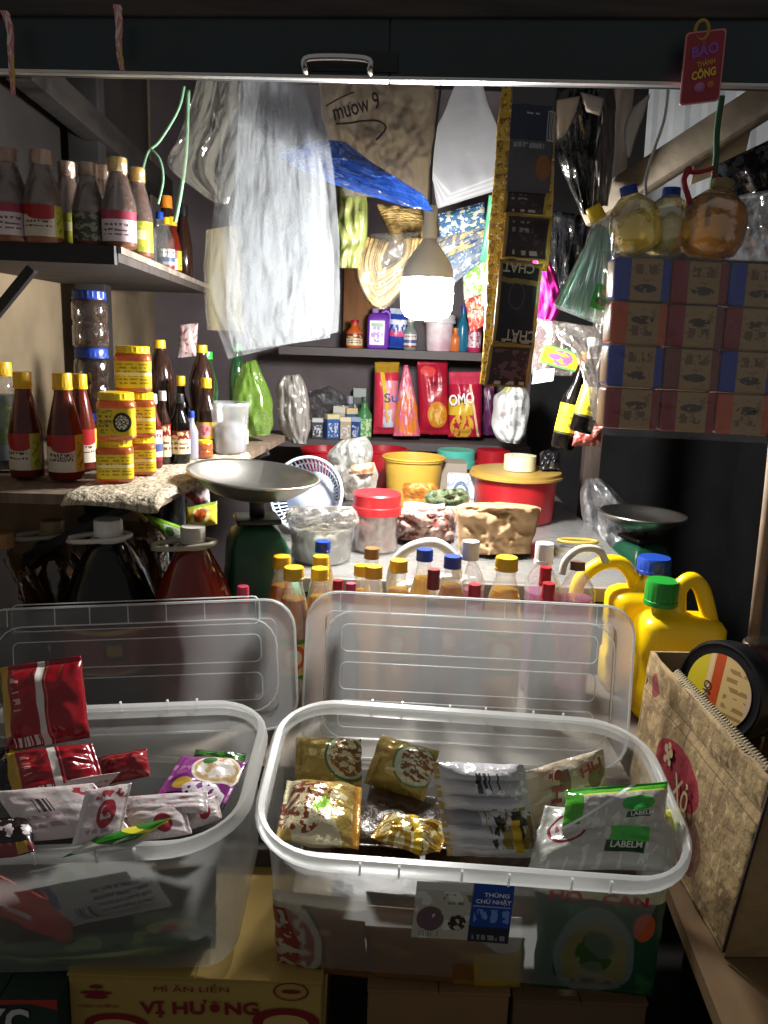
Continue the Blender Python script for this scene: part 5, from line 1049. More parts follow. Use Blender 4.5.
# keep the bars square to one another
for r in range(4):
    for q in range(3):
        a0 = TL + eu * q + ev * (r + 1); k0, k1 = rows_[r][q]
        m = art('soap wrapper %s%s%d%d' % (k0, k1, r, q), '#a88a5c', [('n', .3, .12, .82, .9, 6, 7, 2, .58, '#8a6c44'), ('en', .56, .3 + .3 * (r % 2), .2, .1, 8, 4 + r * 3 + q * 7, .42, '#3a2c20'), ('n', .36, .62 - .4 * (r % 2), .5, .86 - .4 * (r % 2), 8, 6, r + q, .45, '#6f5430'), ('n', .6, .62 - .4 * (r % 2), .74, .86 - .4 * (r % 2), 8, 6, r + q + 5, .45, '#6f5430'), ('r', 0, 0, .29, 1, cc_[k0]), ('r', .84, 0, 1, 1, cc_[k1])], .3, bmp=(18, .3))
        T = frame3(a0, a0 + eu * .985, a0 - ev * .97)
        G = box(0, 0, -.055, 1, 1, 0); V = [Vector(v) for v in G[0]]
        su, sv = 8, 6; Vv, Fv, Uv = [], [], []
        def softbar():
            W_, H_ = eu.length, ev.length; b = .006
            g = box(0, 0, 0, W_ * .985, H_ * .97, .05, b); return [Vector((v.x / (W_ * .985), v.y / (H_ * .97), v.z - .05)) for v in g[0]], g[1], [(v.x / (W_ * .985), v.y / (H_ * .97)) for v in g[0]]
        Vv, Fv, Uv = softbar()
        o = put('soap_bar', ([T @ v for v in Vv], Fv, Uv), m, None, 'wrapped soap bar with %s ends, %s, %s of the hanging pack' % ({'bb': 'blue', 'rr': 'red', 'oo': 'orange', 'rn': 'red and brown', 'nn': 'brown'}[k0 + k1], ordr[r], ordc[q]), 'soap', GSB, smooth=True, flat_deg=30)
def wrapG():
    n_ = eu.cross(ev).normalized(); n_ = n_ if n_.y < 0 else -n_
    V, F, U = [], [], []; nx, ny = 40, 36
    for j in range(ny + 1):
        for i in range(nx + 1):
            u, v = i / nx * 1.06 - .05, j / ny * 1.07 - .03
            edge = max(0, -u / .05, (u - 1) / .04 if u > 1 else 0)
            d = .006 + .004 * noise.noise(Vector((u * 14, v * 9, 3))) - .05 * edge
            V.append(TL + eu * 3 * u + ev * 4 * v + n_ * d); U.append((i / nx, j / ny))
    m = nx + 1
    return V, [(j * m + i, (j + 1) * m + i, (j + 1) * m + i + 1, j * m + i + 1) for j in range(ny) for i in range(nx)], U
put('clear_wrap', wrapG(), film('glossy clear wrap', '#ffffff', .03, .06, (30, 1.0), gloss=.3), None, 'glossy clear plastic wrap around the hanging soap pack', 'wrap')
# ---- small oil bottles lying on the soap pack
PROF['flask'] = ([(.5, 0), (.85, .08), (1, .26), (1, .5), (.86, .68), (.5, .82), (.3, .88), (.28, .9)], .34, .88)
fOilC = film('clear flask', '#e8ecd8', .14, .05, (24, .8), gloss=.8, tint='#f4f0d0')
tilted('small oil bottle with blue cap lying on the soap pack, leftmost of three', (628, 186), (640, 254), 1.37, 1.37, 24, 'flask', fOilC, cBlu, None, 'oil_flask', liq=(film('pale yellow oil', '#d8c860', .4, .06, None, tint='#f4e890'), .6))
tilted('clear bottle with blue cap lying on the soap pack, middle of three', (672, 188), (664, 256), 1.41, 1.41, 25, 'flask', fOilC, cBlu, None, 'oil_flask', liq=(film('faint oil', '#d8d4b8', .2, .06, None, tint='#f0ecd8'), .55))
tilted('big golden oil bottle lying on the soap pack, rightmost of three', (724, 180), (704, 258), 1.37, 1.37, 31, 'flask', fOilC, mat('dull cap', '#8a7a50', .4), None, 'oil_flask', liq=(film('golden oil', '#f0bc10', .55, .05, None, tint='#ffd840', gloss=.5), .78))
put('grey_bag', bagrows([(736, 196, 790, 186, 1.5, .4), (730, 215, 792, 206, 1.5, 1), (726, 240, 792, 232, 1.5, 1), (726, 260, 792, 262, 1.5, .6)], .06, seed=161, crk=.6), film('grey film', '#8a8c90', .55, .08, (22, 1.1), gloss=.7), None, 'crumpled grey clear bag right of the golden oil bottle', 'bag')
mTwG = mat('dark green twine', '#2a5a38', .6); mTwR = mat('red twine', '#a02030', .6); mTwW = mat('white twine', '#b8b4ac', .6)
put('twine', join(tube(curve([P(722, 96, 1.4), P(717, 130, 1.4), P(716, 160, 1.4), P(712, 190, 1.4), P(707, 225, 1.37)], 6), .005, 6)), mTwG, None, 'dark green twine holding up the soap pack', 'twine')
put('twine', join(tube(curve([P(690, 168, 1.39), P(684, 180, 1.38), P(688, 196, 1.38), P(692, 210, 1.36)], 5), .005, 6), tube(curve([P(714, 168, 1.4), P(700, 172, 1.39), P(690, 172, 1.39)], 5), .004, 6), tube(curve([P(712, 172, 1.4), P(722, 182, 1.4), P(728, 190, 1.4)], 5), .003, 6)), mTwR, None, 'knotted red twine above the golden oil bottle', 'twine')
put('twine', join(tube(curve([P(668, 90, 1.45), P(664, 120, 1.45), P(654, 150, 1.45), P(646, 178, 1.43), P(646, 200, 1.4)], 6), .0026, 6)), mTwW, None, 'white twine running up from the left oil bottle', 'twine')
o = thing('carton', 'tan cardboard pieces tucked behind the slanting rafter at top right', 'cardboard', P(720, 190, 1.95))
put('flap', xf(cardG(), frame3(P(690, 185, 1.98), P(742, 165, 1.98), P(700, 140, 1.98)) @ Matrix.Diagonal((1, 1, .01, 1))), mat('dim cardboard', '#7a6a54', .85, vary=.2), o, smooth=False)
put('black_bag', bagrows([(716, 165, 790, 130, 1.72, .4), (712, 180, 790, 160, 1.72, 1), (722, 200, 790, 190, 1.72, .6)], .08, seed=163, crk=.7), mBlkBag, None, 'black plastic bag under the rafter at the right edge', 'bag')
# ---- sign and strips hanging at the hatch
sg = thing('hanging_sign', 'red and pink paper sign with yellow lettering hanging on the hatch', 'sign', P(702, 104, 1.07))
Tsg = frame3(P(679, 106, 1.07), P(719, 101, 1.075), P(686, 33, 1.07)); ew, eh = (P(719, 101, 1.075) - P(679, 106, 1.07)).length, (P(686, 33, 1.07) - P(679, 106, 1.07)).length
def card(i, z, r=.09):
    o_ = []
    for cx, cy, a0 in ((1 - i - r, 1 - i * .6 - r * .55, 0), (i + r, 1 - i * .6 - r * .55, 90), (i + r, i * .6 + r * .55, 180), (1 - i - r, i * .6 + r * .55, 270)):
        for q in range(6):
            a = math.radians(a0 + 18 * q); o_.append(Vector((cx + r * math.cos(a), cy + r * .55 * math.sin(a), z)))
    return o_
put('card', sweep([card(0, -.001), card(0, .0008)], True, True), mat('pink sign border', '#c87a80', .5), sg, T=Tsg, smooth=False)
put('card_front', sweep([card(.04, .0008), card(.04, .0014)], False, True), art('red sign', '#8f2030', [], .5), sg, T=Tsg, smooth=False)
def sgt(s, u, v, w, h, hx, rot=.12, bold=.02):
    cr, sr = math.cos(rot), math.sin(rot)
    letter(s, lambda x, y: Tsg @ Vector((u + (x * cr - y * sr) / ew, v + (x * sr + y * cr) / eh, .0022)), w * ew, h * eh, mat('sign ' + hx, hx, .5), sg, bold=bold)
sgt('BÁO', .5, .75, .66, .2, '#8a4aa0', bold=.05); sgt('THÀNH', .55, .56, .44, .09, '#c8a030'); sgt('CÔNG', .52, .42, .6, .15, '#d8b83a', bold=.04)
put('emblem', xf(lathe([(.13, 0), (.13, .0016), (.0005, .0018)], 20, cap0=False, cap1=False), Tsg @ Matrix.Translation((.45, .22, .001)) @ Matrix.Diagonal((1, .55, 1, 1))), mat('pink emblem', '#b06a9a', .5), sg)
put('emblem', xf(lathe([(.1, 0), (.1, .0016), (.0005, .0018)], 20, cap0=False, cap1=False), Tsg @ Matrix.Translation((.72, .24, .001)) @ Matrix.Diagonal((1, .55, 1, 1))), mat('orange emblem', '#b8603a', .5), sg)
put('hanger', tube([P(702, 30, 1.072) + Vector((pix(6, 1.07) * math.cos(a * math.pi / 8), 0, pix(8, 1.07) * math.sin(a * math.pi / 8))) for a in range(16)], .0022, 6, True), mat('dull gold hook', '#a8802a', .4), sg)
for (ps, lb, hx) in (([(4, 10), (11, 30), (12, 60), (15, 94)], 'narrow pink paper strip hanging at the far left of the hatch', '#c8707c'), ([(117, 4), (120, 25), (120, 50), (124, 70)], 'narrow pink and yellow paper strip hanging on the hatch', '#c87a80')):
    rws = [(x - 4 - (.5 if i == 1 else 0), y, x + 4 - i, y + 1, 1.068, .5) for i, (x, y) in enumerate(ps)]
    put('paper_strip', bagrows(rws, .004, nu=6, sub=6, seed=171), art('strip ' + hx, hx, [('n', 0, 0, 1, 1, 3, 8, 2, .52, '#d8c8b8'), ('r', .5, .1, 1, .4, '#c8a84a')], .5), None, lb, 'paper strip')
# ================================================================== CONTENTS OF THE BOXES
def pin(px, py, w, T):           # pixel -> point on the plane w above / below the rim of a box
    return PP(px, py, T @ Vector((0, 0, w)), T.to_3x3() @ Vector((0, 0, 1)))
def pfr(px, py, v, T):           # pixel -> point on the plane v behind the front of a box
    return PP(px, py, T @ Vector((0, v, 0)), T.to_3x3() @ Vector((0, 1, 0)))
def bpack(label, ll, lr, ul, t, m, T, group=None, name='noodle_packet', cat='packet', mode=pin, txt=None, **kw):
    a, b_, c2 = mode(*ll, T), mode(*lr, T), mode(*ul, T)
    Tm = frame3(a, b_, c2); G = xf(pillow(t, nu=36, nv=36, **kw), Tm)
    if not txt: return put(name, G, m, None, label, cat, group)
    o = thing(name, label, cat, (a + b_) / 2, group); put('wrapper', G, m, o)
    L1, L2 = (b_ - a).length, (c2 - a).length
    for s, cu, cv, w, h, hx, rot, bo in txt:
        cr, sr = math.cos(rot), math.sin(rot)
        letter(s, lambda x, y: Tm @ Vector((cu + (x * cr - y * sr) / L1, cv + (x * sr + y * cr) / L2, t * .66 * (1 - (2 * cu - 1) ** 2 * .4))), w * L1, h * L2, mat('pack print ' + hx, hx, .45), o, bold=bo)
    return o
fb = dict(bmp=(26, .9), rough=.22, metal=.35)
aG1 = art('gold noodle pack', '#b09a50', [('n', 0, 0, 1, 1, 5, 4, 1, .58, '#cdb068'), ('e', .78, .62, .34, .5, '#cfc9a0'), ('o', .78, .62, .34, .5, .8, '#4a7a5a'), ('en', .78, .62, .26, .4, 10, 3, .5, '#86603a'), ('t', .1, .6, .44, .9, 2, 8, '#e0cf94'), ('r', 0, .0, 1, .06, '#8a6a28')], **fb)
aG2 = art('gold noodle pack b', '#b0984c', [('n', 0, 0, 1, 1, 4, 6, 6, .57, '#d0b46c'), ('e', .72, .55, .34, .44, '#c9cdb4'), ('o', .72, .55, .34, .44, .8, '#6a8a5a'), ('en', .76, .6, .26, .36, 11, 8, .5, '#8a5c3c'), ('r', .3, .3, .5, .36, '#e4d8a4')], **fb)
aG3 = art('gold noodle pack c', '#b89c54', [('d', 1, .7, .2, .8, '#d6caa4'), ('en', .3, .45, .36, .42, 10, 2, .5, '#82452e'), ('n', .05, .05, .6, .4, 9, 9, 4, .57, '#d8d0b0'), ('e', .52, .38, .12, .16, '#8ac43a'), ('t', .6, .2, .95, .75, 4, 9, '#e8dcb0'), ('r', .9, 0, 1, 1, '#c08c3a')], **fb)
aG4 = art('gold noodle pack d', '#a8842c', [('n', 0, 0, 1, 1, 6, 3, 3, .52, '#e0d4a0'), ('n', .5, 0, 1, 1, 3, 9, 3, .55, '#6a4a1c'), ('d', 1, .3, .62, .74, '#d0a828')], **fb)
GN = 'gold noodle packets in the right box'
bpack('gold noodle packet standing at the back left corner of the right box', (295, 788, -.10), (362, 791, -.10), (296, 736, -.045), .05, aG1, T1, GN, seed=201, seal='u')
bpack('gold noodle packet leaning at the back middle of the right box', (364, 783, -.10), (424, 802, -.10), (381, 734, -.05), .05, aG2, T1, GN, seed=203, seal='u')
bpack('gold noodle packet lying flat at the front left of the right box', (275, 841, -.028), (359, 848, -.03), (287, 781, -.04), .05, aG3, T1, GN, seed=205, seal='u')
bpack('crinkled gold packet lying on edge at the front middle of the right box', (370, 838, -.03), (440, 853, -.04), (386, 814, -.05), .03, aG4, T1, GN, seed=207, seal='u', crk=.8)
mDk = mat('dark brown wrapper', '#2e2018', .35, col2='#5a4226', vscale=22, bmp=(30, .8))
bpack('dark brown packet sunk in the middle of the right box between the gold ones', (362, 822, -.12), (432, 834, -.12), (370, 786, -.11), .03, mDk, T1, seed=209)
aSil = art('silver striped pack', '#bdbcc0', [('r', .0, 0, .06, 1, '#b89a50'), ('n', 0, 0, .45, 1, 3, 16, 2, .55, '#c9c9cc'), ('t', .05, .12, .4, .62, 3, .3, '#8a8a90'), ('b', .42, .72, .68, .93, 26, '#4a4a4c'), ('n', .45, .1, .98, .55, 10, 3, 4, .5, '#8a7a3a'), ('n', .5, .05, .98, .5, 8, 4, 9, .56, '#3a3428'), ('r', .72, .06, .82, .42, '#c8a428'), ('n', .4, .45, 1, .95, 9, 9, 5, .6, '#e6e6e8')], bmp=(22, .9), rough=.2)
bpack('silver and gold packet of stacked noodles leaning in the middle of the right box', (447, 856, -.06), (540, 858, -.06), (432, 762, .045), .06, aSil, T1, seed=211, stripes=6, seal='u', txt=None)
aHu = art('cream vermicelli pack', '#b0a088', [('n', 0, 0, 1, 1, 4, 5, 3, .56, '#c9beac'), ('e', .5, .12, .16, .14, '#2a2a1c'), ('e', .85, .62, .14, .2, '#6a6a3a'), ('r', .36, .55, .5, .9, '#7a5a4a')], bmp=(24, 1), rough=.25)
bpack('cream vermicelli packet with dark red letters at the back right of the right box', (524, 832, -.06), (606, 806, -.05), (522, 772, .015), .035, aHu, T1, seed=213, seal='u', txt=[('PHỞ', .3, .6, .5, .3, '#8a2428', 1.45, .03), ('HU', .74, .82, .26, .18, '#8a2428', .3, .03)])
aLab = art('clear noodle bag with green print', '#b9b6ae', [('n', 0, 0, 1, 1, 14, 3, 3, .55, '#cfcdc8'), ('r', 0, .82, 1, 1, '#3f9a2a'), ('r', 0, .78, 1, .82, '#d0d05a'), ('r', 0, .2, .12, .82, '#4aa030'), ('e', .68, .52, .18, .17, '#3fae4a'), ('r', .56, .22, .82, .34, '#2a4a34'), ('d', -1, .8, .1, .16, '#e8e8e4')], bmp=(20, .9), rough=.18)
GL = 'green labelled clear noodle bags'
bpack('clear noodle bag with green top band, upper of the two in the right box', (562, 836, .0), (666, 826, .0), (566, 790, .035), .04, aLab, T1, GL, seed=215, seal='v', txt=[('LABELM', .69, .28, .22, .09, '#d8e8d0', 0, .02)])
aLab2 = art('clear noodle bag with round emblem', '#b4b4ac', [('n', 0, 0, 1, 1, 12, 3, 6, .56, '#cdccc6'), ('e', .2, .56, .13, .26, '#c9c6c2'), ('o', .2, .56, .13, .26, .72, '#8a2a34'), ('t', .12, .4, .28, .7, 4, 18, '#a8646c'), ('e', .56, .9, .2, .18, '#2f7a34'), ('e', .38, .95, .08, .1, '#2f7a34'), ('r', .5, .34, .78, .6, '#4cb84a'), ('r', .48, .16, .76, .34, '#2a4a34'), ('d', 1, .6, 1.36, 1.6, '#c8cc50')], bmp=(18, .9), rough=.18)
bpack('clear noodle bag with red ringed emblem, lower of the two in the right box', (528, 868, -.025), (674, 872, -.025), (545, 806, .0), .04, aLab2, T1, GL, seed=217, seal='u', txt=[('LABELM', .62, .25, .22, .1, '#d8e8d0', 0, .02)])
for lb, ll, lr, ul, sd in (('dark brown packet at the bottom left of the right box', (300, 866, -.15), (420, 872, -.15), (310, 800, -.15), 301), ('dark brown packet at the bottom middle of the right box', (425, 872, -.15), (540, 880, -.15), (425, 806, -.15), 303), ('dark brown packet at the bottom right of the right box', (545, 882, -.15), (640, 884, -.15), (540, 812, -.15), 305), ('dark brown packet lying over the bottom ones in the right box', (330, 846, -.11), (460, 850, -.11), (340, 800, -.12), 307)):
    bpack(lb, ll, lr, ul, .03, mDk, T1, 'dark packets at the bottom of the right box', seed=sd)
# packets pressed against the front wall, seen through the clear plastic
aBr1 = art('brown bowl print pack', '#7a5230', [('e', .1, .45, .42, .5, '#b0a890'), ('o', .1, .45, .46, .54, .86, '#3a3a34'), ('en', .1, .45, .34, .4, 9, 3, .47, '#8a3a2c'), ('t', .5, .1, .62, .8, 8, 5, '#a88450'), ('r', 0, .9, 1, 1, '#d8d0b8')], bmp=(14, .4), rough=.4)
bpack('brown packet with bowl picture pressed inside the front left of the right box', (278, 968, .045), (368, 978, .045), (272, 890, .04), .03, aBr1, T1, mode=pfr, seed=221)
aBr2 = art('brown gold pack', '#7a5428', [('n', 0, 0, 1, 1, 3, 4, 2, .55, '#94702c'), ('d', 1, .8, 1.35, 2, '#b0a8a0'), ('r', .7, 0, 1, .6, '#a88a2a')], bmp=(14, .4), rough=.4)
bpack('brown gold packet inside the front of the right box under the blue label', (372, 980, .045), (520, 992, .045), (366, 905, .04), .03, aBr2, T1, mode=pfr, seed=223)
aGr = art('dark green round bowl pack', '#1f4a34', [('n', 0, 0, 1, 1, 5, 4, 2, .6, '#2f6a3a'), ('e', .47, .4, .34, .42, '#6a7a70'), ('e', .47, .38, .28, .34, '#7f7a4c'), ('en', .47, .45, .16, .2, 8, 2, .4, '#3a5a2a'), ('r', 0, .87, 1, 1, '#c9c8a0'), ('e', .86, .68, .09, .12, '#c85a30'), ('t', .3, .1, .65, .17, 1, 12, '#20302a')], bmp=(14, .4), rough=.35)
bpack('dark green packet with round bowl picture inside the front right of the right box', (530, 985, .04), (652, 996, .04), (536, 874, .032), .03, aGr, T1, mode=pfr, seed=225, txt=[('HO - CAN', .46, .945, .74, .085, '#c0283a', 0, .03)])
# blue and white sticker on the front of the right box
FR = T1 @ Matrix.Translation((0, 0, 0))
def front_pt(px, py, off=-.002):
    # front wall leans inwards: plane through (., .008, -.022) and (., .028, -BH)
    n = (T1.to_3x3() @ Vector((0, BH - .034, -.020))).normalized(); return PP(px, py, T1 @ Vector((0, .008 + off, -.022)), n)
lab = thing('box_label', 'blue and white product label stuck on the front of the right box', 'label', front_pt(465, 942))
def sticker(nm, a, b_, d, m):
    p, q, r = front_pt(*a), front_pt(*b_), front_pt(*d); s = q + r - p
    return put(nm, ([p, q, s, r], [(0, 1, 2, 3)], [(0, 0), (1, 0), (1, 1), (0, 1)]), m, lab, smooth=False), frame3(p, q, r), (q - p).length, (r - p).length
sticker('picture_panel', (411, 937), (467, 940), (417, 881), art('picture label', '#b9b4a4', [('n', 0, 0, 1, .85, 3, 3, 2, .52, '#d4d2ca'), ('en', .3, .35, .24, .22, 3, 5, .42, '#6a5458'), ('en', .78, .3, .16, .14, 12, 5, .45, '#3a2a20'), ('n', .5, .62, 1, .8, 7, 5, 4, .5, '#6f7a5a'), ('r', 0, .86, 1, 1, '#c9c6c0'), ('t', .08, .88, .5, .96, 1, 16, '#3a3430'), ('b', .1, .03, .5, .14, 40, '#8a8a86')], .5))
_, Ts_, lw_, lh_ = sticker('blue_panel', (467, 941), (508, 944), (473, 882), art('blue label', '#1f4494', [('r', 0, 0, 1, .26, '#2a2c34'), ('t', .1, .04, .9, .22, 4, 14, '#8a8a8c'), ('n', .1, .34, .95, .56, 6, 5, 2, .5, '#6a94d8'), ('r', .06, .6, .96, .615, '#a8bce0')], .5))
for s, cu, cv, w_, h_ in (('THÙNG', .6, .82, .6, .085), ('CHỮ NHẬT', .54, .70, .84, .11)):
    letter(s, lambda x, y: Ts_ @ Vector((cu + x / lw_, cv + y / lh_, .0008)), w_ * lw_, h_ * lh_, mat('label white', '#e4e8f0', .5), lab, bold=.02)

# ---- left box
GR = 'red noodle packets in the left box'
aRd = art('red foil pack', '#8a1420', [('n', 0, 0, 1, 1, 3, 4, 3, .6, '#a01a28'), ('r', .46, 0, .55, 1, '#cfc8c2'), ('r', .58, 0, .595, 1, '#c05a5a'), ('r', 0, .15, .1, 1, '#b8902a'), ('t', .14, .42, .24, .94, 8, 7, '#d8a09a'), ('b', .12, .02, .44, .12, 30, '#d8d8d4')], rough=.2, bmp=(9, .5))
bpack('big red noodle packet with white stripe propped on top of the left box heap', (6, 752, .03), (90, 738, .035), (0, 668, .125), .04, aRd, T2, GR, seed=231, seal='v', crk=.8)
bpack('red noodle packet with white stripe lying below the propped one', (16, 802, .02), (106, 789, .01), (6, 754, .055), .035, aRd, T2, GR, seed=233, seal='u', crk=.8)
bpack('dull red packet at the back of the left box behind the white sachets', (100, 786, -.02), (150, 776, -.01), (98, 758, .0), .03, art('plain red foil', '#8a1824', [('n', 0, 0, 1, 1, 4, 4, 3, .6, '#b04a48')], rough=.2, bmp=(12, .6)), T2, GR, seed=235)
bpack('black packet with white print at the left edge beneath the red packets', (-25, 796, .0), (18, 790, .005), (-22, 752, .025), .03, art('black print pack', '#121012', [('n', .1, .5, .9, .9, 7, 7, 3, .55, '#c9c0c0'), ('r', .85, 0, 1, .9, '#c8a028')], rough=.25, bmp=(14, .5)), T2, seed=237)
aWp = art('white pink sachet', '#cdbfbe', [('n', 0, 0, 1, 1, 5, 5, 3, .58, '#d8d0ce'), ('t', .05, .1, .5, .5, 6, 16, '#a88a94'), ('b', .26, .46, .48, .74, 34, '#4a3a44'), ('t', .24, .76, .5, .84, 1, 9, '#7a3a4a'), ('r', .6, 0, .66, 1, '#dcd6d6'), ('o', .86, .42, .09, .28, .4, '#a02838'), ('en', .86, .42, .06, .2, 9, 3, .45, '#a02838'), ('n', .72, .75, .98, .92, 8, 5, 4, .5, '#a83a4a'), ('n', .68, .08, .9, .24, 8, 5, 6, .5, '#b84a58')], rough=.3, bmp=(18, .6))
GW = 'white and pink sachets in the left box'
bpack('large white and pink sachet with bar code across the front of the left box', (28, 842, .01), (132, 832, .005), (-6, 792, .04), .016, aWp, T2, GW, seed=241, seal='u', crk=.5)
bpack('white sachet corner standing behind the large white and pink sachet', (40, 800, .01), (104, 790, .005), (56, 782, .035), .012, art('white sachet back', '#cfc2c2', [('n', .4, .3, .9, .8, 7, 6, 3, .55, '#b04a5a')], rough=.3, bmp=(18, .6)), T2, GW, seed=243)
aWp2 = art('white pink small sachet', '#d0c0c0', [('n', 0, 0, 1, 1, 5, 5, 5, .57, '#ddd2d2'), ('o', .62, .4, .14, .3, .3, '#a02838'), ('en', .62, .4, .1, .2, 9, 3, .42, '#a83444'), ('r', 0, .86, 1, .94, '#c8a0a4')], rough=.3, bmp=(18, .7))
bpack('white pink sachet lying at the right front of the left box', (126, 844, -.01), (192, 834, -.01), (120, 812, .01), .018, aWp2, T2, GW, seed=245, seal='u')
bpack('white pink sachet at the right end of the left box under the purple packet', (180, 834, -.02), (222, 818, -.02), (176, 810, -.005), .018, aWp2, T2, GW, seed=247, seal='u')
bpack('folded white pink sachet lying above the two small sachets in the left box', (122, 818, .01), (208, 812, .0), (124, 797, .02), .012, art('white folded sachet', '#d6caca', [('n', 0, 0, 1, 1, 6, 4, 5, .6, '#c89aa0')], rough=.3, bmp=(18, .8)), T2, GW, seed=249, seal='u')
aPu = art('purple noodle pack', '#7a2a74', [('r', 0, 0, 1, .16, '#1f1620'), ('d', -1, 1, .25, 1.2, '#8a3a80'), ('n', 0, .5, .45, .8, 8, 6, 4, .54, '#b87ab0'), ('e', .66, .66, .36, .32, '#d8d0c0'), ('e', .66, .66, .32, .28, '#b89a6a'), ('en', .66, .68, .26, .24, 8, 3, .45, '#d4ccc4'), ('e', .5, .82, .1, .1, '#3a6a34'), ('e', .3, .3, .14, .1, '#c8a040'), ('en', .6, .22, .28, .12, 10, 6, .45, '#e4dce4'), ('r', .82, .1, .93, .26, '#d8d4d8')], rough=.22, bmp=(14, .5))
bpack('purple noodle packet with bowl picture leaning at the right of the left box', (150, 806, -.01), (222, 812, -.03), (182, 756, -.005), .035, aPu, T2, seed=251, seal='u')
bpack('dark green packet behind the purple packet in the left box', (188, 772, -.03), (240, 776, -.035), (196, 750, -.02), .03, art('green dark pack', '#1f4a20', [('r', 0, .3, 1, .5, '#5f8a2a'), ('n', 0, .5, 1, 1, 6, 4, 3, .58, '#3f7a34'), ('r', .5, .04, .9, .16, '#b8b84a')], rough=.22, bmp=(14, .6)), T2, seed=253)
bpack('green and yellow packet lying at the front of the left box', (62, 858, .01), (140, 838, .0), (98, 836, .02), .022, art('green yellow pack', '#2f7a24', [('d', 1, 1, .2, .75, '#cfd0c4'), ('d', 1, 1, 1.3, 1.5, '#d8cc3a'), ('en', .6, .4, .14, .18, 7, 3, .45, '#e4e8dc'), ('r', .94, 0, 1, 1, '#c8c03a')], rough=.22, bmp=(14, .6)), T2, seed=255, seal='u')
bpack('black packet with pale lettering at the front left of the left box', (-20, 862, .01), (34, 852, .01), (-18, 822, .02), .025, art('black pale print', '#1a1214', [('n', .3, .3, 1, .8, 6, 5, 3, .54, '#c9bcbc'), ('r', 0, 0, 1, .2, '#7a3038'), ('r', .7, .02, .9, .2, '#b8902c')], rough=.25, bmp=(14, .6)), T2, seed=257)
bpack('white and pink sachet standing on end in the middle of the left box', (72, 846, .015), (120, 838, .012), (86, 790, .05), .014, art('white pink end sachet', '#cdbfbe', [('n', 0, 0, 1, 1, 5, 5, 4, .58, '#d8d0ce'), ('r', 0, 0, .1, 1, '#dcd6d6'), ('o', .6, .45, .2, .28, .4, '#a02838'), ('en', .6, .45, .14, .2, 9, 3, .45, '#a02838'), ('n', .3, .75, .95, .92, 8, 5, 4, .5, '#a83a4a'), ('t', .15, .1, .9, .25, 3, 12, '#a88a94')], rough=.3, bmp=(18, .6)), T2, GW, seed=242, seal='u', crk=.5)
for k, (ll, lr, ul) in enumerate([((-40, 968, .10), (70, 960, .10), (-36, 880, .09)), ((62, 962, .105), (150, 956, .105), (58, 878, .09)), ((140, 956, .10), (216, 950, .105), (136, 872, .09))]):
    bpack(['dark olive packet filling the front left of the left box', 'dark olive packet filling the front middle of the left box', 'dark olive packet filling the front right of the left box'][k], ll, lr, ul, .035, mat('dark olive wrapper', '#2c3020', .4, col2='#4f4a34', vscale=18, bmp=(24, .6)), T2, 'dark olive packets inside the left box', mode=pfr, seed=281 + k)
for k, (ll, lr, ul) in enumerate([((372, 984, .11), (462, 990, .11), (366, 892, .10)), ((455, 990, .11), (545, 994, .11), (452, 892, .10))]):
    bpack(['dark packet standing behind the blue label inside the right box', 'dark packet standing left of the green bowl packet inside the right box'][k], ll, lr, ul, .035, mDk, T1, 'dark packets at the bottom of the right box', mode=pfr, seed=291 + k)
# seen through its front
bpack('orange red packet slanting inside the front left of the left box', (-20, 905, .04), (72, 946, .045), (-22, 868, .035), .03, art('orange red pack', '#b04030', [('r', .3, .5, .62, .66, '#c0b0a4'), ('t', .34, .54, .58, .63, 1, 12, '#5a4a48'), ('n', 0, 0, 1, .3, 5, 4, 3, .55, '#7a5a3a')], rough=.3, bmp=(12, .4)), T2, mode=pfr, seed=261)
bpack('grey white packet with bar code inside the front of the left box', (66, 928, .045), (172, 906, .045), (28, 872, .035), .02, art('grey white pack', '#a8a8a4', [('b', .2, .1, .4, .36, 34, '#4a4a4a'), ('t', .44, .14, .95, .62, 9, 40, '#4f5058'), ('e', .3, .85, .08, .1, '#6a8a2a'), ('e', .56, .92, .07, .08, '#8a8a2a'), ('r', .02, .4, .1, .9, '#5a6a84')], rough=.4, bmp=(12, .3)), T2, mode=pfr, seed=263)
bpack('dark green packet lying low inside the front of the left box', (2, 970, .055), (216, 948, .05), (-2, 945, .05), .03, art('low green pack', '#2f4a2a', [('n', 0, 0, 1, 1, 5, 3, 4, .57, '#5f7a3a'), ('r', .1, .5, .8, .62, '#8a9a5a')], rough=.35, bmp=(12, .5)), T2, mode=pfr, seed=265)
bpack('olive packet with red print inside the right front of the left box', (130, 944, .06), (212, 940, .055), (134, 912, .06), .03, art('olive pack', '#4f5a34', [('e', .5, .5, .4, .36, '#8a8a5a'), ('en', .5, .55, .16, .2, 6, 3, .42, '#a83a44')], rough=.35, bmp=(12, .5)), T2, mode=pfr, seed=267)

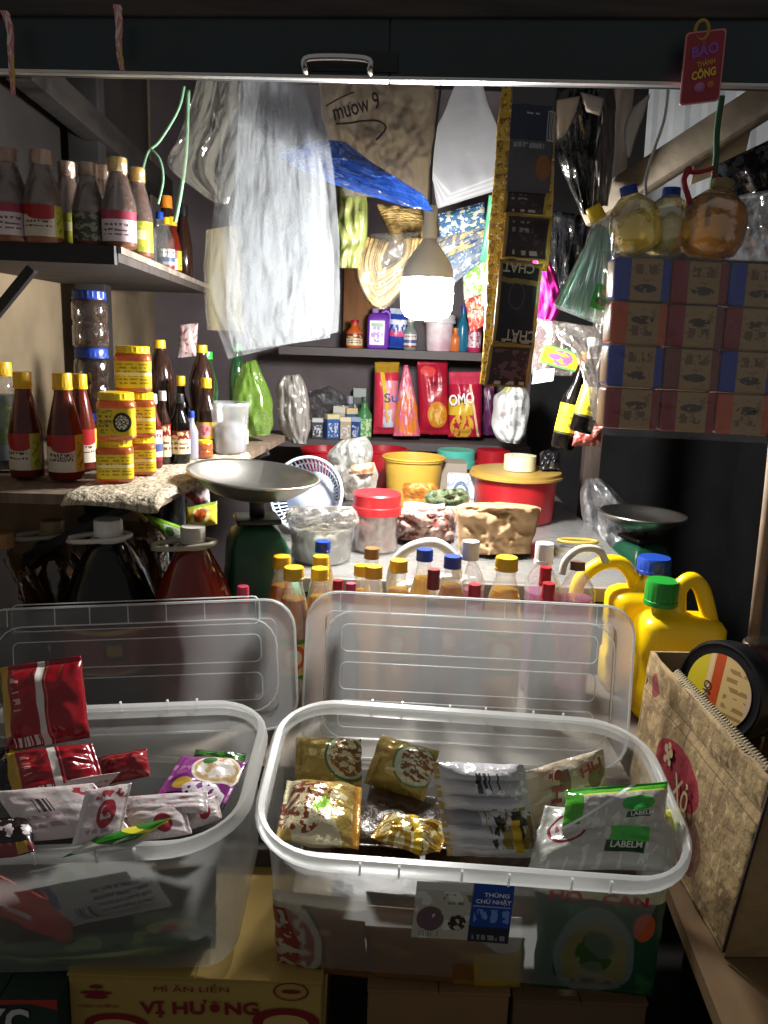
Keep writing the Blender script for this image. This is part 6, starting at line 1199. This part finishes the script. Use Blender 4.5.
# ================================================================== CARTONS
def carton(label, xl, xr, yt, Y, dep, m, zb=0, tilt=None, name='carton', art_m=None, top_m=None):
    a = P(xl, yt, Y); b_ = P(xr, yt, Y); z = (a.z + b_.z) / 2
    o = thing(name, label, 'carton', ((a.x + b_.x) / 2, Y + dep / 2, zb))
    put('box_body', box(a.x, Y, zb, b_.x, Y + dep, z - .004, .003), m, o)
    put('top_flap', box(a.x - .001, Y - .002, z - .004, (a.x + b_.x) / 2 - .001, Y + dep + .001, z, .001), top_m or m, o, smooth=False)
    put('top_flap', box((a.x + b_.x) / 2 + .001, Y - .002, z - .004, b_.x + .001, Y + dep + .001, z, .001), top_m or m, o, smooth=False)
    return o, a.x, b_.x, z, Y
mYC2 = mat('yellow printed carton', '#9c8240', .8, vary=.08, vscale=6, bmp=(50, .08)); mRedInk = mat('carton red ink', '#7a1218', .7)
o, x0, x1, z1, Y1 = carton('yellow noodle carton with red lettering under the left box', 68, 322, 977, .965, .27, mYC2)
def cpr(s, cx, cy, w, h, rot=.0, bold=.02, m=None):
    p0 = P(cx, cy, Y1 - .0025); k = pix(1, Y1 * 1.05)
    letter(s, lambda x, y: p0 + Vector((x * math.cos(rot) - y * math.sin(rot), 0, x * math.sin(rot) + y * math.cos(rot))), w * k, h * k, m or mRedInk, o, bold=bold)
cpr('MÌ ĂN LIỀN', 191, 988, 84, 11, .03, .0); cpr('VỊ HƯƠNG', 199, 1009, 134, 24, .03, .03)
cpr('THIÊN HƯƠNG', 98, 1006, 46, 5, .03, .0)
def disc(nm, cx, cy, rx, ry, m, par, Y, hole=0, off=.0025):
    p0 = P(cx, cy, Y - off); k = pix(1, Y * 1.05); V, F = [], []
    n = 28
    for i in range(n):
        a = 2 * math.pi * i / n; V.append(p0 + Vector((rx * k * math.cos(a), 0, ry * k * math.sin(a)))); V.append(p0 + Vector((rx * k * hole * math.cos(a), 0, ry * k * hole * math.sin(a))))
    for i in range(n): j = (i + 1) % n; F.append((2 * i, 2 * j, 2 * j + 1, 2 * i + 1)) if hole else None
    if not hole: F = [tuple(2 * i for i in range(n))]
    return put(nm, (V, F, None), m, par, smooth=False)
disc('seal', 291, 992, 20, 12, mRedInk, o, Y1, .88); disc('seal_mark', 291, 992, 11, 2.5, mRedInk, o, Y1, 0)
disc('emblem', 286, 1022, 38, 18, mRedInk, o, Y1, .0); disc('emblem', 116, 1024, 36, 14, mRedInk, o, Y1, .0)
disc('emblem_bowl', 286, 1024, 26, 12, mat('cream ink', '#b89a5a', .7), o, Y1, 0, .003); disc('emblem_bowl', 116, 1026, 26, 9, MC['cream ink'], o, Y1, 0, .003)
for yy, rx in ((987, 8), (993, 18), (997, 13)): disc('crown', 96, yy, rx, 2.6, mRedInk, o, Y1, 0)
o2, xa0, xa1, za, Ya = carton('dark green and red carton with big white letters at the bottom left corner', -60, 57, 999, .93, .24, mat('dark green carton', '#14291f', .7))
V = [P(-60, 1000, Ya - .003), P(57, 1000, Ya - .003), P(57, 1010, Ya - .003), P(30, 1004, Ya - .003), P(-60, 1006, Ya - .003)]
put('red_band', (V, [(4, 3, 2, 1, 0)], None), mat('carton red band', '#9a2a24', .7), o2, smooth=False)
p0 = P(5, 1022, Ya - .003); k_ = pix(1, Ya)
letter('YC', lambda x, y: p0 + Vector((x, 0, y)), 58 * k_, 38 * k_, mat('carton white ink', '#b8b8b0', .7), o2, bold=.03)
mC1 = mat('plain brown carton', '#7a5c38', .85, vary=.12, vscale=6, bmp=(50, .1))
carton('plain brown carton under the middle of the right box', 368, 510, 991, .975, .26, mC1)
carton('plain brown carton under the right end of the right box', 514, 648, 1001, .975, .26, mat('dull brown carton', '#5f4a30', .85, vary=.12, vscale=6))

# big open carton of jars on the right
TF, TN, BN = P(651, 645, 1.42), P(772, 790, .965), P(724, 957, .985)
zt3 = (TF.z + TN.z) / 2; zb3 = BN.z
TF.z = zt3; TN.z = zt3
BF = Vector((TF.x - (TN.x - BN.x) * .7, TF.y, zb3)); xo = .42
mBox = mat('worn wet cardboard', '#8f7852', .8, vary=.22, vscale=9, bmp=(34, .6))
big = thing('carton', 'big open worn cardboard carton with red printed emblem on the right', 'carton', (TF.x + .2, 1.2, zb3))
def slab(a, b_, c2, d, t):
    n = (b_ - a).cross(d - a).normalized() * t
    V = [a, b_, c2, d, a + n, b_ + n, c2 + n, d + n]
    return V, [(0, 1, 2, 3), (7, 6, 5, 4), (0, 4, 5, 1), (1, 5, 6, 2), (2, 6, 7, 3), (3, 7, 4, 0)], [(0, 0), (1, 0), (1, 1), (0, 1)] * 2
def wall_grid(a, b_, c2, d, n=30, amp=.004):
    V, F, U = [], [], []
    nn = (b_ - a).cross(d - a).normalized()
    for j in range(n + 1):
        for i in range(n + 1):
            u, v = i / n, j / n; p = a.lerp(b_, u).lerp(d.lerp(c2, u), v)
            p = p + nn * amp * (noise.noise(Vector((u * 4, v * 3, 1))) + .5 * noise.noise(Vector((u * 11, v * 9, 2)))) - nn * .008 * max(0, 1 - abs(v - .8) / .06) * .5
            if j == n: p = p + Vector((0, 0, .006 * noise.noise(Vector((u * 14, 0, 3)))))
            V.append(p); U.append((u, v))
    m = n + 1
    return V, [(j * m + i, j * m + i + 1, (j + 1) * m + i + 1, (j + 1) * m + i) for j in range(n) for i in range(n)], U
wl = put('side_wall', wall_grid(BF, BN, TN, TF), art('worn emblem cardboard', '#8f7852', [('n', 0, 0, 1, 1, 6, 9, 2, .55, '#7a6444'), ('n', 0, 0, 1, 1, 30, 10, 4, .62, '#a38c64'), ('e', .43, .50, .2, .165, '#8a1f2c'), ('e', .1, .83, .035, .08, '#7a3030'), ('e', .62, .22, .1, .16, '#6a4434'), ('r', .43, .05, .436, .85, '#4f4030'), ('r', .69, .1, .695, .9, '#6a5840'), ('r', 0, .80, 1, .806, '#3a2f22'), ('r', 0, .74, 1, .746, '#5a4a34')], .85, bmp=(34, .6)), big)
sl = wl.modifiers.new('thick', 'SOLIDIFY'); sl.thickness = .005; sl.offset = -1
dx = Vector((xo, .02, 0))
put('front_wall', slab(BN, BN + dx, TN + dx, TN, -.005), mBox, big, smooth=False)
put('rear_wall', slab(BF, BF + dx, TF + dx, TF, .005), mBox, big, smooth=False)
put('outer_wall', slab(BN + dx, BF + dx, TF + dx, TN + dx, .005), mBox, big, smooth=False)
put('bottom', slab(BF + Vector((0, 0, .002)), BN + Vector((0, 0, .002)), BN + dx, BF + dx, .004), mBox, big, smooth=False)
put('corner_crease', tube([BN + Vector((-.003, -.002, .01)), TN + Vector((-.003, -.002, -.005))], .0022, 6), mat('dark crease', '#2a2018', .8), big)
# torn corrugated lip along the near top edge
G = []; n = 44
lip = []
for i in range(n * 4 + 1):
    t = .22 + .72 * i / (n * 4); p = TF.lerp(TN, t); s_ = (TN - TF).normalized()
    lip.append(p + Vector((.007, 0, .002)) + Vector((.006, 0, .004)) * math.sin(i * math.pi / 2))
put('corrugated_lip', tube(lip, .0021, 5), mat('pale torn fluting', '#a3957a', .85), big)
# emblem marks
TW = Matrix(((BN.x - BF.x, TF.x - BF.x, 0, BF.x), (BN.y - BF.y, TF.y - BF.y, 0, BF.y), (BN.z - BF.z, TF.z - BF.z, 0, BF.z), (0, 0, 0, 1)))
nw = (BN - BF).cross(TF - BF).normalized(); LW, LH = (BN - BF).length, (TF - BF).length
def onwall(u, v): 
    p = BF.lerp(BN, u).lerp(TF.lerp(TN, u), v); return p + nw * .0065
mCr = mat('cream carton print', '#b8a880', .8)
letter('Xỏ', lambda x, y: onwall(.51 + x / LW, .46 + y / LH), .06, .05, mCr, big, .01)
for k, (du, dv_, s_) in enumerate([(0, .075, .010), (-.025, .04, .012), (.02, .04, .012), (0, .01, .013), (-.02, -.025, .01), (.02, -.02, .01)]):
    V = [onwall(.36 + du + s_ * 1.4 * math.cos(a * math.pi / 6), .55 + dv_ + s_ * 2.2 * math.sin(a * math.pi / 6)) for a in range(12)]
    put('crest', (V, [tuple(range(12))], None), mCr, big, smooth=False)
# plank below it
mPl = mat('raw brown plank', '#6b5234', .8, vary=.25, vscale=5, stretch=(4, 1, 4))
pa, pb = PZ(668, 888, zb3 - .003), PZ(724, 1030, zb3 - .003)
d_ = (pb - pa); pa = pa - d_ * .6; pb = pb + d_ * .4
plank = thing('plank', 'brown wooden plank carrying the big open carton on the right', 'plank', (pa.x + .3, 1.0, zb3 - .03))
put('board', prism([(pa.x, pa.y), (pb.x, pb.y), (pb.x + .65, pb.y), (pa.x + .65, pa.y)], zb3 - .028, zb3 - .002), mPl, plank, smooth=False)
put('support', prism([(pa.x + .10, pa.y), (pb.x + .10, pb.y + .1), (pb.x + .6, pb.y + .1), (pa.x + .6, pa.y)], 0, zb3 - .029), mat('black crate plastic', '#111112', .6, bmp=(30, .2)), plank, smooth=False)
# jars in the carton
def big_jar(label, c0, nrm, R, L, lidm, top):
    z = nrm.normalized(); x = Vector((0, 0, 1)).cross(z).normalized(); y = z.cross(x)
    T = Matrix(((x.x, y.x, z.x, c0.x), (x.y, y.y, z.y, c0.y), (x.z, y.z, z.z, c0.z), (0, 0, 0, 1)))
    o = thing('jar', label, 'jar', c0 - z * L)
    put('jar_body', lathe([(.0005, -L), (R * .85, -L), (R * .93, -L + .008), (R * .93, -.06), (R * .88, -.045), (R * .8, -.036)], 40, cap0=False, cap1=False), film('dark chilli jar', '#2e1410', .85, .08, None, tint='#803020', gloss=.5), o, T=T, flat_deg=50)
    put('screw_lid', lathe([(R * .98, -.036), (R * 1.0, -.034), (R * 1.0, -.006), (R * .97, -.001), (R * .93, 0), (R * .9, -.002), (R * .84, -.003), (.0005, -.003)], 56, cap0=False, cap1=False), lidm, o, T=T, flat_deg=30)
    if top:
        ld = lathe([(.0005, -.0018), (R * .74, -.0018)], 44, cap0=False, cap1=False)
        ld = (ld[0], ld[1], [(v.x / R / 1.6 + .5, v.y / R / 1.6 + .5) for v in ld[0]])
        put('lid_sticker', ld, top, o, T=T)
        letter('NO', lambda x_, y_: T @ Vector((-.022 - y_, x_ - .004, -.0008)), .03, .014, mat('dark sticker ink', '#3a2a10', .6), o, bold=.02)
    put('label', shell(R * .94, -L + .02, -.068, -2.2, 2.2, 30), art('dark jar label', '#1f1718', [('n', .2, .2, .8, .8, 9, 4, 2, .56, '#5a2a24'), ('r', .42, .3, .58, .9, '#8a8480'), ('r', 0, 0, 1, .1, '#7a6a2a')], .4), o, T=T)
    return o
stick = art('jar lid sticker', '#c9ac74', [('r', 0, 0, .3, 1, '#c8b428'), ('r', .3, 0, .36, 1, '#d8b890'), ('r', .38, 0, .52, 1, '#b8481c'), ('t', .58, .2, .9, .85, 9, 8, '#9a7a4a'), ('r', .9, 0, 1, 1, '#c0a890')], .4)
jc = P(717, 691, 1.29)
big_jar('big chilli jar lying in the carton with black lid and cream sticker', jc, Vector((-.86, -.48, .16)), pix(54, 1.29), .16, mat('black lid plastic', '#15171b', .3), stick)
j2 = P(768, 643, 1.40)
def upr():
    o = thing('jar', 'jar with silvery lid standing behind the black lidded jar in the carton', 'jar', (j2.x, j2.y, zb3 + .003)); T = Matrix.Translation((j2.x, j2.y, j2.z)); R = pix(30, 1.33); h = j2.z - zb3 - .004
    put('jar_body', lathe([(.0005, -h), (R * .95, -h), (R, -h + .01), (R, -.05), (R * .9, -.032), (R * .8, -.026)], 36, cap0=False, cap1=False), MC['dark chilli jar'], o, T=T, flat_deg=50)
    put('screw_lid', lathe([(R * .84, -.03), (R * .86, -.004), (R * .8, 0), (.0005, 0)], 40, cap0=False, cap1=False), mat('silver tin lid', '#b8b4ac', .25, 1), o, T=T, flat_deg=30)
upr()
put('wood_pole', tube([PX(751, 655, .0) if False else P(751, 660, 1.52), P(769, 500, 1.52), P(775, 440, 1.52)], .011, 10), mat('pale wooden pole', '#8a7560', .7, vary=.2, vscale=20), None, 'pale wooden pole standing at the right edge behind the carton', 'pole')
